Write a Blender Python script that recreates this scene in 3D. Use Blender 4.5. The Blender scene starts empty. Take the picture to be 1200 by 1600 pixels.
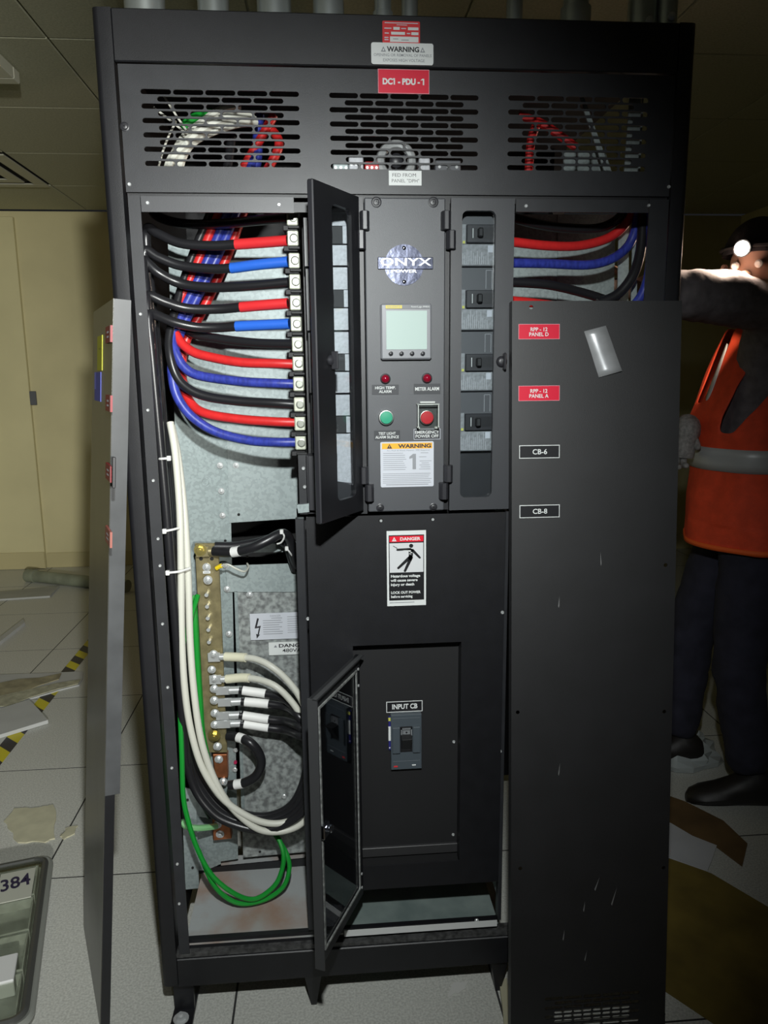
import bpy, bmesh, math, random
from mathutils import Vector, Matrix
random.seed(7)
S = bpy.context.scene
COL = S.collection

# ---------------------------------------------------------------- camera, world, lights, exposure
F_PX = 1178.3
CAM_POS = Vector((0.0, -1.5, 1.443))
YAW, PITCH, ROLL = -0.08067, -0.18430, 0.01037
RC = Matrix.Rotation(YAW, 3, 'Z') @ Matrix.Rotation(PITCH, 3, 'X') @ Matrix.Rotation(ROLL, 3, 'Y')
cam_data = bpy.data.cameras.new('camera')
cam_data.sensor_fit = 'HORIZONTAL'
cam_data.sensor_width = 36.0
cam_data.lens = F_PX / 1200 * 36.0
cam_data.clip_start = 0.02
cam = bpy.data.objects.new('camera', cam_data)
COL.objects.link(cam)
cam.matrix_world = Matrix.Translation(CAM_POS) @ (RC @ Matrix.Rotation(math.pi / 2, 3, 'X')).to_4x4()
S.camera = cam

world = bpy.data.worlds.new('world')
S.world = world
world.use_nodes = True
world.node_tree.nodes['Background'].inputs[0].default_value = (0.75, 0.8, 0.9, 1)
world.node_tree.nodes['Background'].inputs[1].default_value = 0.012

def spot(name, loc, target, watts, angle, blend, radius, color):
    d = bpy.data.lights.new(name, 'SPOT')
    d.energy = watts; d.spot_size = math.radians(angle); d.spot_blend = blend
    d.shadow_soft_size = radius; d.color = color
    o = bpy.data.objects.new(name, d); COL.objects.link(o)
    o.location = loc
    o.rotation_euler = (Vector(target) - Vector(loc)).to_track_quat('-Z', 'Y').to_euler()
    return o
# the photographer's own head torch, above the camera, and an added spot brightening the left wall
spot('head_torch_light', (0.03, -1.42, 1.83), (-0.24, 0.0, 1.18), 138.0, 92, 1.0, 0.025, (0.96, 1.0, 0.985))
wl_ = spot('added_wall_light', (0.83, -4.0, 1.66), (-2.85, 4.27, 1.1), 920.0, 25, 1.0, 0.06, (1.0, 0.99, 0.93))
wl_.scale = (1.0, 2.0, 1.0)

S.view_settings.view_transform = 'Standard'
S.view_settings.look = 'None'
S.view_settings.gamma = 1.0
S.view_settings.use_curve_mapping = False
S.view_settings.exposure = 0.0

# ---------------------------------------------------------------- measuring helpers
def ray(px, py):
    return RC @ Vector(((px - 600) / F_PX, 1.0, -(py - 800) / F_PX))
def at(px, py, Y=0.0):
    d = ray(px, py); return CAM_POS + d * ((Y - CAM_POS.y) / d.y)
def fl(px, py, z=0.0):
    d = ray(px, py); return CAM_POS + d * ((z - CAM_POS.z) / d.z)
def hit(px, py, p0, n):
    d = ray(px, py); return CAM_POS + d * ((p0 - CAM_POS).dot(n) / d.dot(n))

# ---------------------------------------------------------------- materials
MATS = {}
def mat(name, color, rough=0.5, metal=0.0, noise=0.0, nscale=40.0, bump=0.0, bscale=200.0, color2=None,
        emit=0.0, spec=0.5, coat=0.0, tex='NOISE', lo=0.35, hi=0.65, stretch=None):
    if name in MATS: return MATS[name]
    m = bpy.data.materials.new(name); m.use_nodes = True
    nt = m.node_tree; b = nt.nodes['Principled BSDF']
    b.inputs['Base Color'].default_value = (*color, 1)
    b.inputs['Roughness'].default_value = rough
    b.inputs['Metallic'].default_value = metal
    b.inputs['Specular IOR Level'].default_value = spec
    b.inputs['Coat Weight'].default_value = coat
    tc = nt.nodes.new('ShaderNodeTexCoord')
    src = tc.outputs['Object']
    if stretch:
        mp = nt.nodes.new('ShaderNodeMapping'); mp.inputs['Scale'].default_value = stretch
        nt.links.new(src, mp.inputs[0]); src = mp.outputs[0]
    if noise > 0 or color2:
        if tex == 'VORONOI':
            n = nt.nodes.new('ShaderNodeTexVoronoi'); fac = n.outputs['Color']
        else:
            n = nt.nodes.new('ShaderNodeTexNoise'); n.inputs['Detail'].default_value = 5; fac = n.outputs['Fac']
        n.inputs['Scale'].default_value = nscale
        nt.links.new(src, n.inputs['Vector'])
        r = nt.nodes.new('ShaderNodeValToRGB')
        c2 = color2 or tuple(min(1, c * (1 + noise)) for c in color)
        c1 = color if color2 else tuple(c * (1 - noise) for c in color)
        r.color_ramp.elements[0].color = (*c1, 1); r.color_ramp.elements[1].color = (*c2, 1)
        r.color_ramp.elements[0].position = lo; r.color_ramp.elements[1].position = hi
        nt.links.new(fac, r.inputs[0]); nt.links.new(r.outputs[0], b.inputs['Base Color'])
    if bump > 0:
        n2 = nt.nodes.new('ShaderNodeTexNoise'); n2.inputs['Scale'].default_value = bscale
        n2.inputs['Detail'].default_value = 3
        bp = nt.nodes.new('ShaderNodeBump'); bp.inputs['Strength'].default_value = bump
        bp.inputs['Distance'].default_value = 0.002
        nt.links.new(src, n2.inputs['Vector']); nt.links.new(n2.outputs['Fac'], bp.inputs['Height'])
        nt.links.new(bp.outputs[0], b.inputs['Normal'])
    if emit > 0:
        b.inputs['Emission Color'].default_value = (*color, 1); b.inputs['Emission Strength'].default_value = emit
    MATS[name] = m
    return m

def glass_mat(name, tint=(1, 1, 1), gloss=0.12, rough=0.02):
    m = bpy.data.materials.new(name); m.use_nodes = True
    nt = m.node_tree; nt.nodes.remove(nt.nodes['Principled BSDF'])
    out = nt.nodes['Material Output']
    t = nt.nodes.new('ShaderNodeBsdfTransparent'); t.inputs[0].default_value = (*tint, 1)
    g = nt.nodes.new('ShaderNodeBsdfGlossy'); g.inputs['Roughness'].default_value = rough
    mx = nt.nodes.new('ShaderNodeMixShader'); lw = nt.nodes.new('ShaderNodeLayerWeight')
    lw.inputs[0].default_value = 0.5
    pw = nt.nodes.new('ShaderNodeMath'); pw.operation = 'POWER'; pw.inputs[1].default_value = 4.0
    fr = nt.nodes.new('ShaderNodeMath'); fr.operation = 'MULTIPLY'; fr.inputs[1].default_value = 0.7
    nt.links.new(lw.outputs['Facing'], pw.inputs[0]); nt.links.new(pw.outputs[0], fr.inputs[0])
    ad = nt.nodes.new('ShaderNodeMath'); ad.operation = 'ADD'; ad.inputs[1].default_value = gloss; ad.use_clamp = True
    nt.links.new(fr.outputs[0], ad.inputs[0]); nt.links.new(ad.outputs[0], mx.inputs[0])
    nt.links.new(t.outputs[0], mx.inputs[1]); nt.links.new(g.outputs[0], mx.inputs[2])
    nt.links.new(mx.outputs[0], out.inputs[0])
    return m

BLACK = mat('black powder coat', (0.007, 0.0072, 0.009), 0.46, bump=0.12, bscale=900, noise=0.12, nscale=30)
BLACK2 = mat('black powder coat smooth', (0.020, 0.021, 0.024), 0.44, bump=0.1, bscale=900, noise=0.1, nscale=25)
COVERM = mat('black cover sheet', (0.006, 0.006, 0.007), 0.54, spec=0.9, bump=0.1, bscale=700, noise=0.2, nscale=12)
PLASTIC = mat('black plastic', (0.022, 0.022, 0.026), 0.4)
PLASTIC_D = mat('dull black plastic', (0.012, 0.012, 0.013), 0.6)
GREYP = mat('grey plastic', (0.10, 0.105, 0.115), 0.45)
BEZEL = mat('grey bezel', (0.19, 0.195, 0.21), 0.4)
GALV = mat('galvanised steel', (0.27, 0.32, 0.32), 0.5, 0.3, noise=0.10, nscale=190, tex='VORONOI', bump=0.05, bscale=120)
GALV2 = mat('galvanised steel plain', (0.31, 0.36, 0.36), 0.5, 0.3, noise=0.08, nscale=170, tex='VORONOI', bump=0.05, bscale=120)
MOTTLE = mat('mottled galvanised steel', (0.17, 0.18, 0.18), 0.45, 0.3, color2=(0.40, 0.43, 0.42), nscale=75, lo=0.36, hi=0.62, bump=0.1, bscale=60)
TRAYM = mat('dusty tray steel', (0.40, 0.42, 0.42), 0.6, 0.15, color2=(0.33, 0.20, 0.14), nscale=6, lo=0.45, hi=0.7, bump=0.25, bscale=160)
TRAYG = mat('greenish tray steel', (0.20, 0.26, 0.25), 0.45, 0.4, color2=(0.33, 0.40, 0.38), nscale=9)
ZINC = mat('yellow zinc plate', (0.33, 0.28, 0.15), 0.35, 0.6, noise=0.2, nscale=50)
COPPER = mat('copper', (0.55, 0.20, 0.09), 0.35, 0.8, noise=0.15, nscale=60)
BOLT = mat('bright zinc bolt', (0.62, 0.64, 0.64), 0.3, 0.5)
LUGM = mat('pale tinned lug', (0.50, 0.52, 0.42), 0.45, 0.25)
CABK = mat('black cable jacket', (0.014, 0.014, 0.016), 0.33, bump=0.04, bscale=300)
CARED = mat('red cable jacket', (0.60, 0.022, 0.022), 0.38, noise=0.06, nscale=90)
CABLU = mat('blue cable jacket', (0.03, 0.045, 0.30), 0.38, noise=0.25, nscale=160, stretch=(1, 1, 0.3))
CAWHT = mat('white cable jacket', (0.58, 0.58, 0.51), 0.45)
CAGRN = mat('green cable jacket', (0.01, 0.26, 0.03), 0.35)
TAPERED = mat('red tape', (0.72, 0.03, 0.035), 0.4, bump=0.15, bscale=80)
TAPEBLU = mat('blue tape', (0.025, 0.14, 0.66), 0.4, bump=0.15, bscale=80)
TAPEWHT = mat('white tape', (0.82, 0.82, 0.80), 0.5)
TIE = mat('white nylon', (0.72, 0.72, 0.70), 0.4)
S_RED = mat('sign red', (0.62, 0.008, 0.035), 0.4)
S_RED2 = mat('sticker red', (0.62, 0.03, 0.035), 0.45)
S_WHITE = mat('sign white', (0.66, 0.68, 0.67), 0.55, spec=0.25)
S_PAPER = mat('label paper', (0.54, 0.56, 0.61), 0.6, spec=0.2)
S_BLACK = mat('sign black', (0.012, 0.012, 0.014), 0.4)
S_INK = mat('sign ink', (0.02, 0.02, 0.025), 0.5)
S_INKG = mat('grey ink', (0.22, 0.23, 0.25), 0.5)
S_YEL = mat('sign yellow', (0.85, 0.40, 0.02), 0.45)
TAG = mat('engraved tag grey', (0.028, 0.030, 0.035), 0.55)
CHROME = mat('chrome', (0.62, 0.64, 0.70), 0.12, 1.0)
LCD = mat('unlit screen', (0.40, 0.50, 0.465), 0.45, spec=0.2)
GLASS = glass_mat('door glass', (0.92, 0.94, 0.95), 0.02)
GLASSD = glass_mat('smoked door glass', (0.55, 0.57, 0.6), 0.07)
CLEAR = glass_mat('clear plastic', (0.93, 0.95, 0.93), 0.10, 0.08)

# ---------------------------------------------------------------- mesh helpers
WL = {}     # world location of every object built here
def link(o, loc, parent):
    COL.objects.link(o); o.location = loc; WL[o] = Vector(loc)
    if parent is not None:
        o.parent = parent
        o.matrix_parent_inverse = Matrix.Translation(-WL[parent])
def tag(o, label=None, cat=None, group=None, kind=None):
    if label: o['label'] = label
    if cat: o['category'] = cat
    if group: o['group'] = group
    if kind: o['kind'] = kind
    return o
def thing(name, loc, label, cat, group=None):
    o = bpy.data.objects.new(name, None); o.empty_display_size = 0.05
    link(o, loc, None)
    return tag(o, label, cat, group)

def catmull(pts, n=8):
    P = [Vector(p) for p in pts]
    P = [P[0] * 2 - P[1]] + P + [P[-1] * 2 - P[-2]]
    out = []
    for i in range(1, len(P) - 2):
        p0, p1, p2, p3 = P[i - 1:i + 3]
        for k in range(n):
            t = k / n
            out.append(0.5 * ((2 * p1) + (p2 - p0) * t + (2 * p0 - 5 * p1 + 4 * p2 - p3) * t * t + (3 * p1 - p0 - 3 * p2 + p3) * t ** 3))
    out.append(P[-2])
    return out

class B:
    def __init__(s): s.v = []; s.f = []
    def add(s, vs, fs):
        k = len(s.v); s.v += [Vector(v) for v in vs]; s.f += [tuple(i + k for i in f) for f in fs]; return s
    def hexa(s, p):   # p: 4 bottom ccw, 4 top ccw
        return s.add(p, [(3, 2, 1, 0), (4, 5, 6, 7), (0, 1, 5, 4), (1, 2, 6, 5), (2, 3, 7, 6), (3, 0, 4, 7)])
    def box(s, x0, x1, y0, y1, z0, z1):
        x0, x1 = sorted((x0, x1)); y0, y1 = sorted((y0, y1)); z0, z1 = sorted((z0, z1))
        return s.hexa([(x0, y0, z0), (x1, y0, z0), (x1, y1, z0), (x0, y1, z0), (x0, y0, z1), (x1, y0, z1), (x1, y1, z1), (x0, y1, z1)])
    def prism(s, poly, off):
        n = len(poly); off = Vector(off)
        vs = [Vector(p) for p in poly] + [Vector(p) + off for p in poly]
        return s.add(vs, [tuple(range(n - 1, -1, -1)), tuple(range(n, 2 * n))] + [(i, (i + 1) % n, n + (i + 1) % n, n + i) for i in range(n)])
    def cyl(s, p0, p1, r0, r1=None, n=16):
        r1 = r0 if r1 is None else r1
        p0, p1 = Vector(p0), Vector(p1); d = (p1 - p0).normalized()
        a = d.orthogonal().normalized(); b = d.cross(a)
        vs = []
        for p, r in ((p0, r0), (p1, r1)):
            vs += [p + (a * math.cos(2 * math.pi * i / n) + b * math.sin(2 * math.pi * i / n)) * r for i in range(n)]
        return s.add(vs, [tuple(range(n - 1, -1, -1)), tuple(range(n, 2 * n))] + [(i, (i + 1) % n, n + (i + 1) % n, n + i) for i in range(n)])
    def tube(s, pts, r, n=10):
        pts = [Vector(p) for p in pts]; N = len(pts)
        t = (pts[1] - pts[0]).normalized(); a = t.orthogonal().normalized(); vs = []
        for i, p in enumerate(pts):
            t = (pts[min(i + 1, N - 1)] - pts[max(i - 1, 0)]).normalized()
            a = (a - t * a.dot(t)).normalized(); b = t.cross(a)
            rr = r(i / (N - 1)) if callable(r) else r
            vs += [p + (a * math.cos(2 * math.pi * k / n) + b * math.sin(2 * math.pi * k / n)) * rr for k in range(n)]
        fs = [(i * n + k, i * n + (k + 1) % n, (i + 1) * n + (k + 1) % n, (i + 1) * n + k) for i in range(N - 1) for k in range(n)]
        fs += [tuple(range(n - 1, -1, -1)), tuple(range((N - 1) * n, N * n))]
        return s.add(vs, fs)
    def lathe(s, c, axis, prof, n=20):    # prof: list of (r, h) along axis
        c = Vector(c); d = Vector(axis).normalized(); a = d.orthogonal().normalized(); b = d.cross(a); vs = []
        for r, h in prof:
            vs += [c + d * h + (a * math.cos(2 * math.pi * i / n) + b * math.sin(2 * math.pi * i / n)) * r for i in range(n)]
        m = len(prof)
        fs = [(j * n + i, j * n + (i + 1) % n, (j + 1) * n + (i + 1) % n, (j + 1) * n + i) for j in range(m - 1) for i in range(n)]
        fs += [tuple(range(n - 1, -1, -1)), tuple(range((m - 1) * n, m * n))]
        return s.add(vs, fs)
    def ring(s, c, axis, r, t, n=28, m=8):
        c = Vector(c); d = Vector(axis).normalized(); a = d.orthogonal().normalized(); b = d.cross(a); vs = []
        for i in range(n):
            e = a * math.cos(2 * math.pi * i / n) + b * math.sin(2 * math.pi * i / n)
            vs += [c + e * (r + t * math.cos(2 * math.pi * k / m)) + d * t * math.sin(2 * math.pi * k / m) for k in range(m)]
        return s.add(vs, [(i * m + k, ((i + 1) % n) * m + k, ((i + 1) % n) * m + (k + 1) % m, i * m + (k + 1) % m) for i in range(n) for k in range(m)])
    def mesh(s, me, T):    # append a mesh transformed by T
        return s.add([T @ v.co for v in me.vertices], [tuple(p.vertices) for p in me.polygons])
    def build(s, name, m, parent=None, smooth=False, bev=0.0, T=None, label=None, cat=None, group=None, kind=None, seg=1):
        vs = [T @ v for v in s.v] if T is not None else s.v
        lo = Vector([min(v[i] for v in vs) for i in range(3)]); hi = Vector([max(v[i] for v in vs) for i in range(3)])
        c = (lo + hi) / 2
        if parent is None: c.z = lo.z
        me = bpy.data.meshes.new(name)
        me.from_pydata([v - c for v in vs], [], s.f)
        bm = bmesh.new(); bm.from_mesh(me)
        bmesh.ops.recalc_face_normals(bm, faces=bm.faces)
        if bev > 0:
            es = [e for e in bm.edges if len(e.link_faces) == 2 and e.calc_face_angle(0) > 0.5]
            bmesh.ops.bevel(bm, geom=es, offset=bev, segments=seg, affect='EDGES', clamp_overlap=True)
        bm.to_mesh(me); bm.free()
        if isinstance(m, (list, tuple)):
            for q in m: me.materials.append(q)
        else: me.materials.append(m)
        if smooth:
            me.polygons.foreach_set('use_smooth', [True] * len(me.polygons))
            me.set_sharp_from_angle(angle=math.radians(40))
        o = bpy.data.objects.new(name, me)
        link(o, c, parent)
        return tag(o, label, cat, group, kind)

_tmp = []
def curve_mesh(cu):
    ob = bpy.data.objects.new('tmp', cu)
    me = bpy.data.meshes.new_from_object(ob)
    bpy.data.objects.remove(ob)
    return me
_tcache = {}
def text_mesh(txt, bold=0.0, spacing=1.0, line=1.0, align='CENTER'):
    k = (txt, bold, spacing, line, align)
    if k not in _tcache:
        cu = bpy.data.curves.new('t', 'FONT'); cu.body = txt; cu.align_x = align; cu.size = 1
        cu.offset = bold; cu.extrude = 0.0; cu.space_character = spacing; cu.space_line = line; cu.resolution_u = 3
        _tcache[k] = curve_mesh(cu)
    return _tcache[k]
def plate_mesh(outer, holes, e):
    cu = bpy.data.curves.new('p', 'CURVE'); cu.dimensions = '2D'; cu.fill_mode = 'BOTH'; cu.extrude = e
    for poly in [outer] + holes:
        sp = cu.splines.new('POLY'); sp.points.add(len(poly) - 1); sp.use_cyclic_u = True
        for i, (x, z) in enumerate(poly): sp.points[i].co = (x, z, 0, 1)
    return curve_mesh(cu)
XZ = Matrix.Rotation(math.pi / 2, 4, 'X')       # local xy plane -> xz plane, local z -> -y (towards the camera)
def plate(name, outer, holes, y0, y1, m, parent, T=None, **k):
    me = plate_mesh(outer, holes, abs(y1 - y0) / 2)
    M = Matrix.Translation((0, (y0 + y1) / 2, 0)) @ XZ
    if T is not None: M = T @ M
    return B().mesh(me, M).build(name, m, parent, **k)
def slot(cx, cz, w, h, n=5):
    r = h / 2; out = []
    for i in range(n + 1):
        a = -math.pi / 2 + math.pi * i / n; out.append((cx + w / 2 - r + r * math.cos(a), cz + r * math.sin(a)))
    for i in range(n + 1):
        a = math.pi / 2 + math.pi * i / n; out.append((cx - w / 2 + r + r * math.cos(a), cz + r * math.sin(a)))
    return out
def rrect(x0, x1, z0, z1, r, n=5):
    out = []
    for cx, cz, a0 in ((x1 - r, z0 + r, -90), (x1 - r, z1 - r, 0), (x0 + r, z1 - r, 90), (x0 + r, z0 + r, 180)):
        for i in range(n + 1):
            a = math.radians(a0 + 90 * i / n); out.append((cx + r * math.cos(a), cz + r * math.sin(a)))
    return out
def rect(x0, x1, z0, z1): return [(x0, z0), (x1, z0), (x1, z1), (x0, z1)]

# a flat printed sign: local frame x right, z up, -y outwards; items in 0..1 fractions (u right, v down)
def sign(name, label, T, w, h, m, items, cat='label', parent=None, r=0.0, thick=0.0012, group=None):
    root = B()
    me = plate_mesh(rrect(-w / 2, w / 2, -h / 2, h / 2, r) if r else rect(-w / 2, w / 2, -h / 2, h / 2), [], thick / 2)
    root.mesh(me, T @ Matrix.Translation((0, -thick / 2, 0)) @ XZ)
    o = root.build(name, m, parent)
    if parent is None: tag(o, label, cat, group)
    elif label: tag(o, label)
    layers = {}
    for it in items:
        kind, mm, lay = it[0], it[1], it[2]
        pname = {'t': 'lettering', 'r': 'printed_band', 'p': 'pictogram', 'b': 'border', 'l': 'fine_print'}[kind]
        b = layers.setdefault((pname, mm.name, lay), (B(), mm, lay))[0]
        off = Matrix.Translation((0, -thick - 0.00025 * lay, 0))
        def uv(u, v): return (-w / 2 + u * w, h / 2 - v * h)
        if kind == 't':
            txt, u0, v0, u1, v1 = it[3:8]; bold = it[8] if len(it) > 8 else 0.0
            tm = text_mesh(txt, bold, line=it[9] if len(it) > 9 else 1.0, align=it[10] if len(it) > 10 else 'CENTER')
            xs = [q.co.x for q in tm.vertices]; ys = [q.co.y for q in tm.vertices]
            a, c = uv(u0, v1); d, e = uv(u1, v0)
            sx = (d - a) / (max(xs) - min(xs)); sz = (e - c) / (max(ys) - min(ys))
            M = Matrix.Translation((a - min(xs) * sx, 0, c - min(ys) * sz)) @ Matrix.Diagonal((sx, 1, sz, 1)) @ XZ
            b.mesh(tm, T @ off @ M)
        elif kind in 'rl':
            u0, v0, u1, v1 = it[3:7]; a, c = uv(u0, v1); d, e = uv(u1, v0)
            b.add([T @ off @ Vector(p) for p in ((a, 0, c), (d, 0, c), (d, 0, e), (a, 0, e))], [(0, 1, 2, 3)])
        elif kind == 'p':
            pts = [uv(*p) for p in it[3]]
            b.add([T @ off @ Vector((x, 0, z)) for x, z in pts], [tuple(range(len(pts)))])
        elif kind == 'b':
            bw = it[3]; ins = it[4] if len(it) > 4 else 0
            x0, x1, z0, z1 = -w / 2 + ins, w / 2 - ins, -h / 2 + ins, h / 2 - ins
            for q in (rect(x0, x1, z1 - bw, z1), rect(x0, x1, z0, z0 + bw), rect(x0, x0 + bw, z0 + bw, z1 - bw), rect(x1 - bw, x1, z0 + bw, z1 - bw)):
                b.add([T @ off @ Vector((x, 0, z)) for x, z in q], [(0, 1, 2, 3)])
    for (pname, _, _), (b, mm, lay) in layers.items():
        p = b.build(pname, mm, o)
    return o
def front(x0, y0, x1, y1, Y):    # pixel rectangle on the plane y=Y -> (transform, width, height)
    a, b_, c, d = at(x0, y0, Y), at(x1, y0, Y), at(x1, y1, Y), at(x0, y1, Y)
    ctr = (a + b_ + c + d) / 4
    return Matrix.Translation(ctr), (b_.x - a.x + c.x - d.x) / 2, (a.z - d.z + b_.z - c.z) / 2

def bolt(b, p, r=0.007, h=0.006, axis=(0, -1, 0), washer=True):
    p = Vector(p); d = Vector(axis).normalized()
    if washer: b.cyl(p, p + d * 0.002, r * 1.6, n=14)
    b.cyl(p + d * 0.002, p + d * (h + 0.002), r, r * 0.92, n=6)
    b.cyl(p + d * (h + 0.002), p + d * (h + 0.006), r * 0.5, r * 0.4, n=10)
def screw(parent, px, py, Y, r=0.004, m=None, name='screw'):
    p = at(px, py, Y)
    b = B(); b.lathe(p, (0, -1, 0), [(r, -0.002), (r, 0.0008), (r * 0.75, 0.002), (r * 0.35, 0.002), (r * 0.3, 0.001)], 14)
    return b.build(name, m or BOLT, parent, smooth=True)
def slotted_screw(parent, px, py, Y, r=0.0085):
    p = at(px, py, Y)
    b = B(); b.lathe(p, (0, -1, 0), [(r * 1.15, 0), (r * 1.15, 0.0015), (r * 0.95, 0.002), (r * 0.9, 0.0008), (r * 0.75, 0.0008), (r * 0.7, 0.004), (r * 0.3, 0.0048)], 20)
    o = b.build('panel_screw', PLASTIC, parent, smooth=True)
    c = B()
    for k in (0, 1):
        a = math.radians(35 + 90 * k); d = Vector((math.cos(a), 0, math.sin(a))) * r * 0.42; q = Vector((-d.z, 0, d.x)).normalized() * r * 0.1
        y = Vector((0, -0.0051, 0)); c.add([p + d + q + y, p - d + q + y, p - d - q + y, p + d - q + y], [(0, 1, 2, 3)])
    c.build('cross_recess', S_BLACK, o)

# ---------------------------------------------------------------- the room
ROOM_W, ROOM_E, ROOM_N, ROOM_S, CEIL = -3.35, 3.2, 4.27, -2.6, 2.572
FLOORM = mat('vinyl floor tile', (0.44, 0.445, 0.41), 0.5, color2=(0.60, 0.605, 0.56), nscale=190, lo=0.36, hi=0.62)
JOINT = mat('dark floor joint', (0.03, 0.03, 0.03), 0.8)
WALLM = mat('yellow beige paint', (0.56, 0.51, 0.29), 0.75, noise=0.05, nscale=3)
DOORM = mat('pale yellow laminate', (0.57, 0.525, 0.30), 0.65, noise=0.05, nscale=2.5)
BASEM = mat('tan baseboard vinyl', (0.46, 0.41, 0.22), 0.6)
CEILM = mat('ceiling tile', (0.42, 0.42, 0.30), 0.9, noise=0.1, nscale=120, bump=0.3, bscale=160)
CEILG = mat('ceiling grid metal', (0.46, 0.46, 0.34), 0.5)
VENTG = mat('diffuser enamel', (0.42, 0.42, 0.33), 0.5)
DARK = mat('dark gap', (0.01, 0.01, 0.01), 0.9)

floor = B().box(ROOM_W, ROOM_E, ROOM_S, ROOM_N, -0.08, -0.0004).build('floor', JOINT, kind='structure')
px_, py_ = 0.613, 0.641
g = 0.0026
tile_me = None
for i in range(-5, 6):
    for j in range(-5, 6):
        x0 = -0.235 + i * px_; y0 = 0.54 + j * py_
        if x0 < ROOM_W - 0.1 or x0 + px_ > ROOM_E + 0.3 or y0 < ROOM_S - 0.1 or y0 > ROOM_N - 0.1: continue
        if tile_me is None:
            t = B().box(x0 + g, x0 + px_ - g, y0 + g, y0 + py_ - g, -0.0003, 0.0).build('floor_tile', FLOORM, floor)
            tile_me = t.data; base = Vector(t.location) - Vector((x0, y0, 0))
        else:
            t = bpy.data.objects.new('floor_tile', tile_me); link(t, base + Vector((x0, y0, 0)), floor)
wall_back = B().box(ROOM_W, ROOM_E, ROOM_N, ROOM_N + 0.1, 0, CEIL).build('wall_back', WALLM, kind='structure')
B().box(ROOM_W - 0.1, ROOM_W, ROOM_S, ROOM_N, 0, CEIL).build('wall_left', WALLM, kind='structure')
B().box(ROOM_E, ROOM_E + 0.1, ROOM_S, ROOM_N, 0, CEIL).build('wall_right', WALLM, kind='structure')
B().box(-2.105, ROOM_E, ROOM_N - 0.012, ROOM_N, 0, 0.115).build('baseboard_back', BASEM, kind='structure', bev=0.003)
door = B().box(-3.15, -2.112, ROOM_N - 0.035, ROOM_N - 0.0, 0.0, 2.53).build('door_1', DOORM, kind='structure', bev=0.003)
B().box(-3.15, -2.112, ROOM_N - 0.045, ROOM_N - 0.035, 0.005, 0.13).build('kick_strip', BASEM, door)
p = at(55, 622, ROOM_N - 0.04)
B().box(p.x - 0.035, p.x + 0.01, p.y - 0.012, p.y + 0.005, p.z - 0.05, p.z + 0.05).build('lock_plate', GREYP, door, bev=0.003)
ceiling = B().box(ROOM_W, ROOM_E, ROOM_S, ROOM_N, CEIL + 0.012, CEIL + 0.08).build('ceiling', CEILG, kind='structure')
ct_me = None
CT = 0.70
for i in range(-3, 7):
    for j in range(-8, 3):
        x0 = -1.6 + i * CT; y0 = 2.81 + j * CT
        if x0 < ROOM_W or x0 + CT > ROOM_E + 0.2 or y0 < ROOM_S - 0.2 or y0 + CT > ROOM_N + 0.1: continue
        if (i, j) in ((-1, 0), (-1, -2)): continue
        if ct_me is None:
            t = B().box(x0 + 0.004, x0 + CT - 0.004, y0 + 0.004, y0 + CT - 0.004, CEIL, CEIL + 0.015).build('ceiling_tile', CEILM, ceiling, bev=0.002)
            ct_me = t.data; base = Vector(t.location) - Vector((x0, y0, 0))
        else:
            t = bpy.data.objects.new('ceiling_tile', ct_me); link(t, base + Vector((x0, y0, 0)), ceiling)
# air diffuser and the unlit light fitting let into the ceiling
x0, y0 = -2.3, 2.81
df = thing('air_diffuser', (x0 + 0.35, y0 + 0.35, CEIL - 0.01), 'square pale air diffuser let into the ceiling tiles', 'air vent')
b = B()
for k, s_ in enumerate((0.0, 0.11, 0.22)):
    a0, a1 = x0 + 0.004 + s_, x0 + CT - 0.004 - s_; c0, c1 = y0 + 0.004 + s_, y0 + CT - 0.004 - s_
    zz = CEIL - 0.012 + 0.0 * k
    for q in ((a0, a1, c0, c0 + 0.07), (a0, a1, c1 - 0.07, c1), (a0, a0 + 0.07, c0 + 0.07, c1 - 0.07), (a1 - 0.07, a1, c0 + 0.07, c1 - 0.07)):
        b.box(q[0], q[1], q[2], q[3], zz, zz + 0.008)
b.build('diffuser_frame', VENTG, df, bev=0.002)
B().box(x0 + 0.01, x0 + CT - 0.01, y0 + 0.01, y0 + CT - 0.01, CEIL + 0.004, CEIL + 0.011).build('duct_opening', DARK, df)
x0, y0 = -2.3, 2.81 - 2 * CT
x0 = -1.72
lt = thing('ceiling_light', (-1.95, y0 + 0.35, CEIL - 0.03), 'unlit recessed ceiling light fitting with pale metal frame', 'ceiling light')
q_ = fl(32, 132, CEIL - 0.045); X1 = q_.x; y0 = q_.y - 0.42
b = B()
for q in ((-2.3, X1, y0 - 0.3, y0 - 0.24), (-2.3, X1, y0 + 0.36, y0 + 0.42), (-2.3, -2.24, y0 - 0.24, y0 + 0.36), (X1 - 0.06, X1, y0 - 0.24, y0 + 0.36)):
    b.box(q[0], q[1], q[2], q[3], CEIL - 0.045, CEIL - 0.001)
b.build('fitting_frame', mat('fitting enamel', (0.55, 0.55, 0.44), 0.5), lt, bev=0.004)
B().box(-2.24, X1 - 0.06, y0 - 0.24, y0 + 0.36, CEIL - 0.02, CEIL - 0.012).build('light_diffuser', mat('light diffuser', (0.30, 0.30, 0.25), 0.5), lt)

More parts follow.
